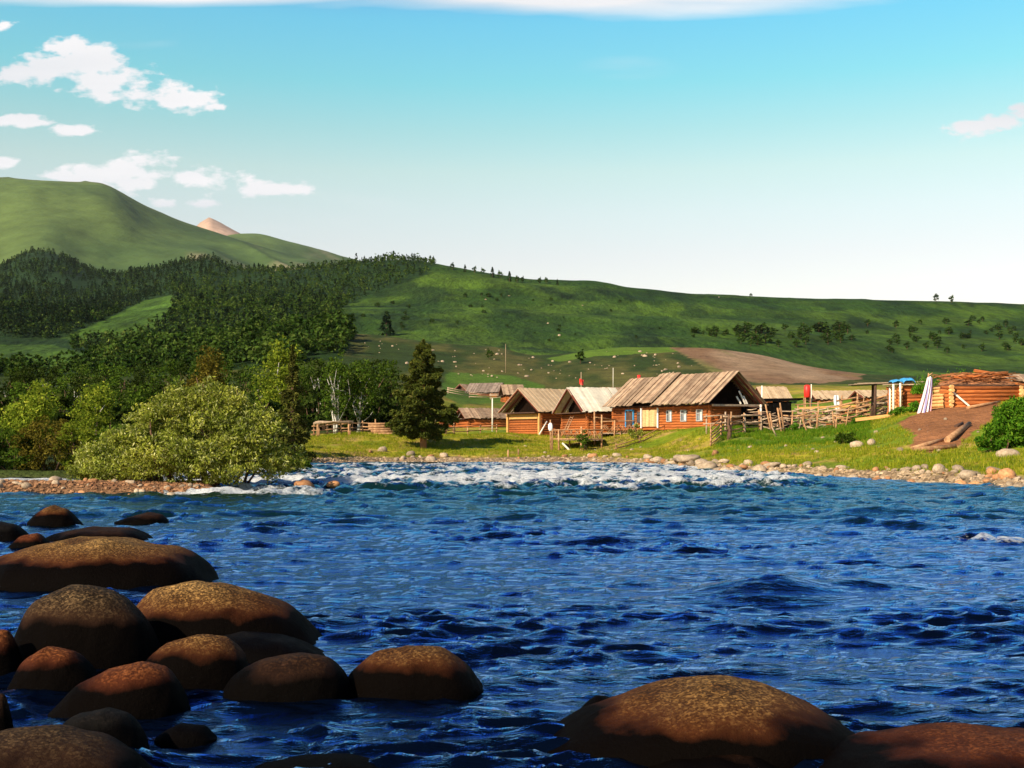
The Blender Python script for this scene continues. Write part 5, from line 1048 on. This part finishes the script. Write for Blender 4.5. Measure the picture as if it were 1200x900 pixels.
for i in range(30):
    px = 648 + i * 1.9; s = random.choice((-1, 1)) * random.uniform(1.5, 4); mb.tube([D_(px - s, 504 + rnd(.8), 87.85), D_(px + s, 514.5 + rnd(.8), 87.85)], .028, 5)
for i in range(32):
    px = 706 + i * 1.9; s = random.choice((-1, 1)) * random.uniform(1.5, 4); mb.tube([D_(px - s, 498 + rnd(.8), 92.85), D_(px + s, 507 + rnd(.8), 92.85)], .028, 5)
mb.build('lattice', M['railwood'], dk)
# ladder against the middle house, white sack, satellite things
ld_ = empty('ladder', G(662, 91.5), 0, 'wooden ladder leaning on the whitish-roofed log house', 'ladder'); lo_ = ld_.location.copy()
for dxp in (-1.6, 1.6): 
    mb = MB(); mb.tube([P(663 + dxp, 504, 91.5) - lo_, P(670.5 + dxp, 488, 93) - lo_], .04, 6); mb.build('side_rail', M['railwood'], ld_)
mb = MB()
for i in range(6):
    t = (i + .5) / 6; mb.tube([P(663 - 1.6 + 7.5 * t, 504 - 16 * t, 91.5 + 1.5 * t) - lo_, P(663 + 1.6 + 7.5 * t, 504 - 16 * t, 91.5 + 1.5 * t) - lo_], .03, 5)
mb.build('rungs', M['railwood'], ld_)
sk = SM[0]; o = bpy.data.objects.new('sack', sk.copy()); o.data.materials.clear(); o.data.materials.append(M['white']); COL.objects.link(o); o.location = P(645.5, 500, 88.6); o.scale = (.15, .14, .46); tag(o, 'white bundle hanging at the corner of the timber deck', 'sack')
mb = MB(); mb.tube([P(645, 492, 88.7), G(645.2, 88.7, -.3)], .05, 6); tag(mb.build('pole', M['railwood']), 'short post carrying the white bundle by the deck', 'pole')
mb = MB(); mb.tube([P(632, 509, 94), P(641, 494, 95)], .06, 6); tag(mb.build('leaning_pole', M['pole']), 'pale pole leaning between the tan-roofed house and the deck', 'pole')
# utility and flag poles
def pole(px, d, top, r, mat, label, name='utility_pole', cat='pole', lean=0):
    g = G(px, d, -.4); t = P(px + lean, top, d); mb = MB(); mb.tube([g, t], [r, r * .8], 8); return tag(mb.build(name, mat), label, cat)
pole(577, 110, 467, .07, M['pole'], 'tall pale pole in front of the low brown-roofed shed')
pole(681, 125, 436, .04, M['greywood'], 'thin pole carrying the red flag')
fl = MB(); c = P(681.3, 447, 125); xs, zs_ = np.meshgrid(np.linspace(0, 1, 14), np.linspace(0, 1, 10)); V = np.stack([(xs * .42 - .2).ravel(), (.1 * np.sin(xs * 7 + zs_ * 2)).ravel(), (-.3 + zs_ * .6 - .15 * xs).ravel()], 1)
o = npmesh('flag', V, gridfaces(10, 14), M['red'], None, True, c); o.modifiers.new('thick', 'SOLIDIFY').thickness = .015; tag(o, 'small red flag flying above the whitish-roofed house', 'flag')
pole(718.5, 200, 431, .05, M['pole'], 'slim pale pole on the low ridge above the roofs'); pole(592.5, 230, 403, .04, M['greywood'], 'thin dark post on the low rocky ridge near the bushy tree')
pole(893, 112, 452, .09, M['pole'], 'white-topped post behind the gable of the long house')
# red tank
tk = empty('water_tank', P(946, 466, 95), 0, 'bright red barrel tank raised on a wooden stand', 'tank'); mb = MB(); hT = 15 / FP * 95
mb.tube([(0, 0, 0), (0, 0, .06), (0, 0, hT * .5), (0, 0, hT - .08), (0, 0, hT)], [.22, .26, .27, .25, .14], 16); mb.build('barrel', M['red'], tk)
g = G(946, 95) - tk.location
for (x, y) in ((-.2, -.2), (.2, -.2), (.2, .2), (-.2, .2)):
    mb = MB(); mb.tube([(x, y, g.z - .3), (x, y, 0.0)], .045, 6); mb.build('leg', M['railwood'], tk)
mb = MB(); mb.tube([(.28, -.1, g.z - .2), (.3, -.1, hT + .05)], .04, 6); mb.build('pipe', M['pole'], tk)

# ------------------------------------------------------------------ fences
def fence(name, label, pts, nrails, h0, h1, posth, rp, rr, mat, postpx=None, seed=0, cat='fence', lean=0, over=.3):
    """pts: list of (px, d); rails between the first and last point through all points"""
    r = random.Random(seed); W = [G(*p) for p in pts]; o0 = W[0].copy(); root = empty(name, o0, 0, label, cat)
    for w_ in W:
        mb = MB(); p = w_ - o0; lx = r.uniform(-lean, lean); mb.tube([(p.x, p.y, p.z - .4), (p.x + lx, p.y + r.uniform(-.05, .05), p.z + posth * r.uniform(.85, 1.15))], [rp * 1.1, rp * .9], 7); mb.build('post', mat, root)
    for a, b in zip(W[:-1], W[1:]):
        a = a - o0; b = b - o0; u_ = (b - a).normalized()
        for k in range(nrails):
            z = h0 + (h1 - h0) * k / max(1, nrails - 1); mb = MB(); oo = -rp - rr * .5 if (k % 2) else -rp * .6
            pa_ = a - u_ * over * r.uniform(.3, 1) + Vector((0, oo, z + r.uniform(-.06, .06))); pb_ = b + u_ * over * r.uniform(.3, 1) + Vector((0, oo, z + r.uniform(-.06, .06)))
            m_ = (pa_ + pb_) / 2 + Vector((0, 0, r.uniform(-.05, .04))); mb.tube([pa_, m_, pb_], [rr * 1.1, rr, rr * .8], 6); mb.build('rail', mat, root)
    return root
fence('rail_fence', 'grey pole fence at the wood edge behind the birches', [(368, 93), (384, 94), (400, 95), (410, 95), (425, 96), (440, 96)], 3, .25, .85, 1.05, .06, .045, M['railwood'], seed=1)
fence('rail_fence', 'four-rail pole fence running behind the big spruce', [(466, 95), (485, 95), (505, 95.5), (523, 96), (532, 97)], 4, .15, .85, .95, .06, .05, M['railwood'], seed=2)
fence('rail_fence', 'low pole fence in front of the small sheds', [(532, 99), (548, 101), (563, 103), (582, 103)], 2, .3, .65, .8, .05, .04, M['railwood'], seed=3)
fence('rail_fence', 'sloping rail fence climbing past the gnarled post', [(833, 76), (845, 79), (857, 80), (872, 83), (892, 85)], 5, .1, 1.15, 1.45, .06, .045, M['railwood'], seed=4)
fence('rail_fence', 'low fallen rail line down the slope below the long house', [(722, 86), (750, 88), (785, 91), (822, 94)], 2, .12, .35, .45, .04, .04, M['railwood'], seed=5)
fence('rail_fence', 'straight rail fence along the corner of the long house', [(828, 82), (850, 82), (873, 82.5), (892, 83)], 2, .7, 1.15, 1.35, .06, .05, M['greywood'], seed=6)
fence('rail_fence', 'pen fence of stacked bleached rails beside the red tank', [(936, 90), (958, 89), (985, 88), (1005, 87)], 5, .4, 1.75, 2.0, .06, .05, M['railwood'], seed=8, lean=.1)
fence('rail_fence', 'jumbled pen of boards and posts left of the flat shed', [(985, 84), (1003, 84), (1022, 83), (1045, 82)], 5, .2, 1.4, 2.0, .07, .06, M['railwood'], seed=9, lean=.15)
fence('rail_fence', 'far grey fence across the field below the red-brown houses', [(525, 195), (550, 197), (575, 198), (600, 199)], 3, .3, .9, 1.0, .08, .07, M['greywood'], seed=10)
# woven brushwood fence
wv = empty('woven_fence', G(880, 86), 0, 'thick woven brushwood fence propped with leaning stakes', 'fence'); o0 = wv.location.copy(); rw = random.Random(31)
for i in range(96):
    k = rw.uniform(0, 1); px = 872 + rw.uniform(0, 100); ln = rw.uniform(9, 26); h = rw.uniform(.1, 1.5 + .25 * math.sin(px * .11)); a = G(px, 88 - (px - 872) * .03 + rw.uniform(-.25, .25)); b_ = G(px + ln, 88 - (px + ln - 872) * .03 + rw.uniform(-.25, .25))
    a.z += h + rw.uniform(-.15, .15); b_.z += h + rw.uniform(-.15, .15); m_ = (a + b_) / 2 + Vector((0, rw.uniform(-.1, .1), rw.uniform(-.12, .12))); mb = MB(); rr = rw.uniform(.03, .065); mb.tube([a - o0, m_ - o0, b_ - o0], [rr, rr * .9, rr * .5], 6); mb.build('branch', M['greywood' if i % 3 else 'darkwood'], wv)
for (px, top, lean) in ((889, 480, -2), (893, 482, -5), (905, 484, -5), (915, 478, -6), (925, 482, 2), (903, 474, -8), (918, 472, -6), (941, 480, -2.5), (957, 484, -2), (976, 482, -2.5)):
    g = G(px + 2, 85.4 - (px - 880) * .02); t_ = P(px + lean + 2, top, g.y + .2); mb = MB(); mb.tube([g + Vector((0, 0, -.3)) - o0, t_ - o0], [.07, .055], 7); mb.build('stake', M['railwood'], wv)
for i in range(26):
    px = rw.uniform(908, 1052); d = rw.uniform(78, 90); g = G(px, d, -.2); ll = rw.uniform(.8, 1.9); lean = rw.uniform(-.5, .5)
    mb = MB(); mb.tube([g, g + Vector((lean, rw.uniform(-.2, .2), ll))], [rw.uniform(.04, .07), .035], 6); tag(mb.build('stake', M['railwood' if i % 3 else 'greywood']), 'rough upright stake among the rickety pens', 'stake', 'stakes among the pens')
for i in range(22):
    px = rw.uniform(900, 1040); d = rw.uniform(79, 89); g = G(px, d, rw.uniform(.2, 1.3)); mb = MB(); l = rw.uniform(.8, 2.2); mb.tube([g, g + Vector((l, rw.uniform(-.5, .5), rw.uniform(-.3, .3)))], [.06, .04], 6); tag(mb.build('loose_pole', M['railwood' if i % 2 else 'greywood']), 'loose pole lying across the rickety pens', 'pole', 'loose poles in the pens')
tg = empty('brushwood_fence', G(1000, 84), 0, 'tangled heap fence of dark poles and boards beside the flat shed', 'fence'); o0 = tg.location.copy()
for i in range(72):
    px = 968 + rw.uniform(0, 70); ln = rw.uniform(8, 24); h = rw.uniform(.05, 1.25); d = 84.6 + rw.uniform(-.5, .5); a = G(px, d); b_ = G(px + ln, d + rw.uniform(-.4, .4)); a.z += h + rw.uniform(-.2, .2); b_.z += h + rw.uniform(-.2, .2); m_ = (a + b_) / 2 + Vector((0, rw.uniform(-.1, .1), rw.uniform(-.1, .1))); rr = rw.uniform(.035, .08)
    mb = MB(); mb.tube([a - o0, m_ - o0, b_ - o0], [rr, rr * .9, rr * .6], 6); mb.build('branch', M[('railwood', 'darkwood', 'greywood', 'log')[i % 4]], tg)
# long boards
mb = MB(); mb.beam(P(936, 478.5, 87), P(1006, 475.5, 86), .05, .16); tag(mb.build('board', M['plankgold']), 'long bright board fixed along the top of the pen beside the red tank', 'board')
mb = MB(); mb.beam(P(1003, 492, 74), P(1048, 486.5, 73), .3, .2); tag(mb.build('plank', M['plankgold']), 'thick pale plank lying on the grass edge left of the posts', 'plank')
for (px, d, top, bot, lb) in ((1047, 73.5, 450, 488, 'tall pale post standing at the end of the thick plank'), (1043, 76, 452, 480, 'pale post just behind the tall pale post'), (1055, 74, 449, 487, 'dark weathered post right of the tall pale post'), (1064, 75.4, 450, 485, 'rough post against the orange log shed')):
    g = G(px, d, -.3); mb = MB(); mb.tube([g, P(px, top, d)], [.075, .065], 7); tag(mb.build('post', M['pole' if 'pale' in lb else 'greywood']), lb, 'post')
# white cloth on the pen, gnarled post
us, vs = np.meshgrid(np.linspace(-1, 1, 16), np.linspace(0, 1, 20)); c = P(980, 463, 88.2)
o = npmesh('cloth', np.stack([((us * .26 * (.7 + .3 * vs)) + .22 * vs ** 2).ravel(), (.06 * np.sin(us * 6 + vs * 3) - .08 * vs).ravel(), (-1.05 * vs - .06 * us ** 2).ravel()], 1), gridfaces(20, 16), M['curtain'], None, True, c); o.modifiers.new('thick', 'SOLIDIFY').thickness = .015; tag(o, 'white cloth slung over the pen fence', 'cloth')
gp = G(854, 77); mb = MB(); rg_ = random.Random(3)
for i in range(14):
    a = rg_.uniform(0, 6.28); z = rg_.uniform(.0, 1.1); mb.tube([(0.05 * math.cos(a), .05 * math.sin(a), z), (.22 * math.cos(a), .2 * math.sin(a), z + rg_.uniform(-.15, .15))], [.06, .03], 6)
mb.tube([(0, 0, -.3), (.05, 0, .5), (-.02, 0, 1.1), (.02, 0, 1.6)], [.16, .13, .10, .05], 8); tag(mb.build('stump', M['bark'], None, gp), 'gnarled dark root post at the foot of the sloping rail fence', 'stump')
# log stack and rack at the left, logs by the dirt mound
st = empty('log_stack', G(453, 94), 0, 'stack of orange logs beside the birch with the forked trunk', 'log stack'); lr = random.Random(12)
for row in range(5):
    for k in range(3 - row // 4):
        y = -.3 + k * .22 + row * .05; x = lr.uniform(-.55, .55); mb = MB(); mb.tube([(-.95 + x, y, .1 + row * .19), (.98 + x, y, .1 + row * .19 + lr.uniform(-.04, .04))], [.10, .085], 9); mb.build('log', M['railwood'], st)
rk = empty('storage_rack', G(391, 92), 0, 'pole rack piled with grey brushwood at the wood edge', 'rack')
for (x, y) in ((-1.2, -.3), (1.2, -.3), (-1.2, .5), (1.2, .5)):
    mb = MB(); mb.tube([(x, y, -.3), (x, y, .95)], .06, 7); mb.build('post', M['railwood'], rk)
mb = MB()
for i in range(16): mb.tube([(-1.4 + lr.uniform(-.2, .2), lr.uniform(-.4, .6), .95 + lr.uniform(0, .22)), (1.3 + lr.uniform(-.3, .3), lr.uniform(-.4, .6), .98 + lr.uniform(0, .2))], [.05, .035], 6)
mb.build('brushwood', M['greywood'], rk)
for (a, b_, r0, lb) in (((1069, 525, 53.5), (1110, 514, 56), .12, 'weathered log lying along the foot of the dirt mound'), ((1110, 518, 55), (1136, 499, 60), .15, 'thick log slanting up the dirt mound'), ((1070, 525.5, 52.8), (1120, 524, 53), .12, 'lowest log at the foot of the dirt mound'), ((1134, 481, 68), (1172, 472, 69.5), .1, 'log lying under the cabin wall on top of the dirt mound'), ((1120, 500, 60), (1128, 495, 61), .09, 'short dark log end on the dirt mound')):
    A = G(a[0], a[2], r0 * .7); B = G(b_[0], b_[2], r0 * .7); m_ = (A + B) / 2; m_.z = max(m_.z, float(gz(m_.x, m_.y)[0]) + r0 * .5); mb = MB(); mb.tube([A, m_, B], [r0, r0 * .95, r0 * .8], 9); tag(mb.build('log', M['railwood' if 'dark' not in lb else 'darkwood']), lb, 'log')
for (px, h, top) in ((595.5, 82, 527), (607.5, 82.5, 526)):
    g = G(px, h, -.3); mb = MB(); mb.tube([g, P(px, top, h)], .05, 6); tag(mb.build('stake', M['railwood']), 'slim stake at the water edge, ' + ('left' if px < 600 else 'right') + ' of the pair', 'stake')

# ------------------------------------------------------------------ bank plants
q3 = 49 / FP
lb_ = [((px - 1175) * q3, dy, z, rx, rx * .8, rz) for (px, dy, z, rx, rz) in ((1205, 1.2, 1.2, .9, .8), (1182, .5, .7, .7, .6), (1163, .2, .4, .55, .42), (1205, .2, .8, .9, .8), (1232, 1.0, 1.5, 1.0, 1.0), (1148, .1, .22, .42, .3), (1212, 2.0, 1.55, .75, .6))]
b = bush('shrub', lb_, 91, M['bushgreen'], M['bark'], 17000, .15, .08, .22, 'lush green leafy bush covering the bank at the right edge', 'bush', up=.3); put(b, 1175, 49)
for (px, d, hw, h, sd, mt, lb) in ((683, 87, 6, 24, 92, 'midleaf', 'slim green shrub growing up through the deck railing'), (746, 90, 9, 15, 93, 'willow', 'thin olive shrub in front of the long house porch'), (1052, 71, 8, 10, 94, 'bushgreen', 'small dark green shrub beside the upright posts'), (1071, 70, 7, 12, 95, 'bushgreen', 'green shrub at the foot of the striped cloth'), (990, 64, 10, 12, 96, 'midleaf', 'dark leafy weed clump left of the two pale rocks'), (935, 83, 12, 10, 97, 'bushgreen', 'lush nettle clump against the woven fence'), (1010, 77, 10, 10, 98, 'bushgreen', 'green shrub in the pen corner behind the plank')):
    k = d / FP; ls_ = [(0, 0, h * k * .55, hw * k, hw * k, h * k * .5), (hw * k * .5, -.1, h * k * .35, hw * k * .6, hw * k * .6, h * k * .35), (-hw * k * .5, 0, h * k * .4, hw * k * .6, hw * k * .6, h * k * .38)]
    put(bush('shrub', ls_, sd, M[mt], M['bark'], 900, .16, .07, .18, lb, 'shrub', nst=5), px, d)
def grass(name, n, px0, px1, f0, f1, h0, h1, wd, mat, seed, label, mask=None):
    r = np.random.default_rng(seed); px = r.uniform(px0, px1, n); t = r.uniform(f0, f1, n); y0 = shore(px) + 1.6; y1_ = topY(px) + 6; y = y0 + (y1_ - y0) * t; x = (px - CX) / FP * y; z = gz(x, y); py = HY - FP * (z - CAMZ) / y
    k = ~inpoly(px, py, DIRT) & (z > .25) & (fbm(x / 2.2, y / 2.2, 99, 3) > -.25)
    if mask: k &= mask(px, y)
    x, y, z = x[k], y[k], z[k]; n = len(x); m_ = 5; X = np.repeat(x, m_) + r.normal(0, .07, n * m_); Y = np.repeat(y, m_) + r.normal(0, .07, n * m_); h = np.repeat(r.uniform(h0, h1, n), m_) * r.uniform(.6, 1.2, n * m_)
    a = r.uniform(0, 6.28, n * m_); lx, ly = r.normal(0, .3, n * m_) * h, r.normal(0, .3, n * m_) * h; Z = np.repeat(z, m_) - .02
    b0 = np.stack([X - np.cos(a) * wd / 2, Y - np.sin(a) * wd / 2, Z], 1); b1 = np.stack([X + np.cos(a) * wd / 2, Y + np.sin(a) * wd / 2, Z], 1); tp = np.stack([X + lx, Y + ly, Z + h], 1)
    V = np.stack([b0, b1, tp], 1).reshape(-1, 3); o = npmesh(name, V, np.arange(len(V)).reshape(-1, 3), M[mat]); o['kind'] = 'stuff'; o['label'] = label; o['category'] = 'grass'
grass('grass', 30000, 350, 1260, 0, 1, .06, .22, .035, 'grass', 5, 'short yellow-green grass over the sunlit bank')
grass('grass', 6000, 840, 1020, .45, .95, .14, .30, .04, 'tallgrass', 6, 'long lush grass below the woven fence')

# ------------------------------------------------------------------ haze: the air over the valley
mb = MB(); mb.box(-8200, 8200, -60, 9900, -2.0, 1650); hz = mb.build('haze', bpy.data.materials.new('haze_air')); hz['kind'] = 'stuff'
t, o = nodes(hz.data.materials[0]); pv = t.nodes.new('ShaderNodeVolumePrincipled'); pv.inputs['Color'].default_value = (0.86, 0.93, 1.0, 1); pv.inputs['Density'].default_value = 1.6e-5; pv.inputs['Anisotropy'].default_value = 0.2
t.links.new(pv.outputs[0], o.inputs['Volume'])
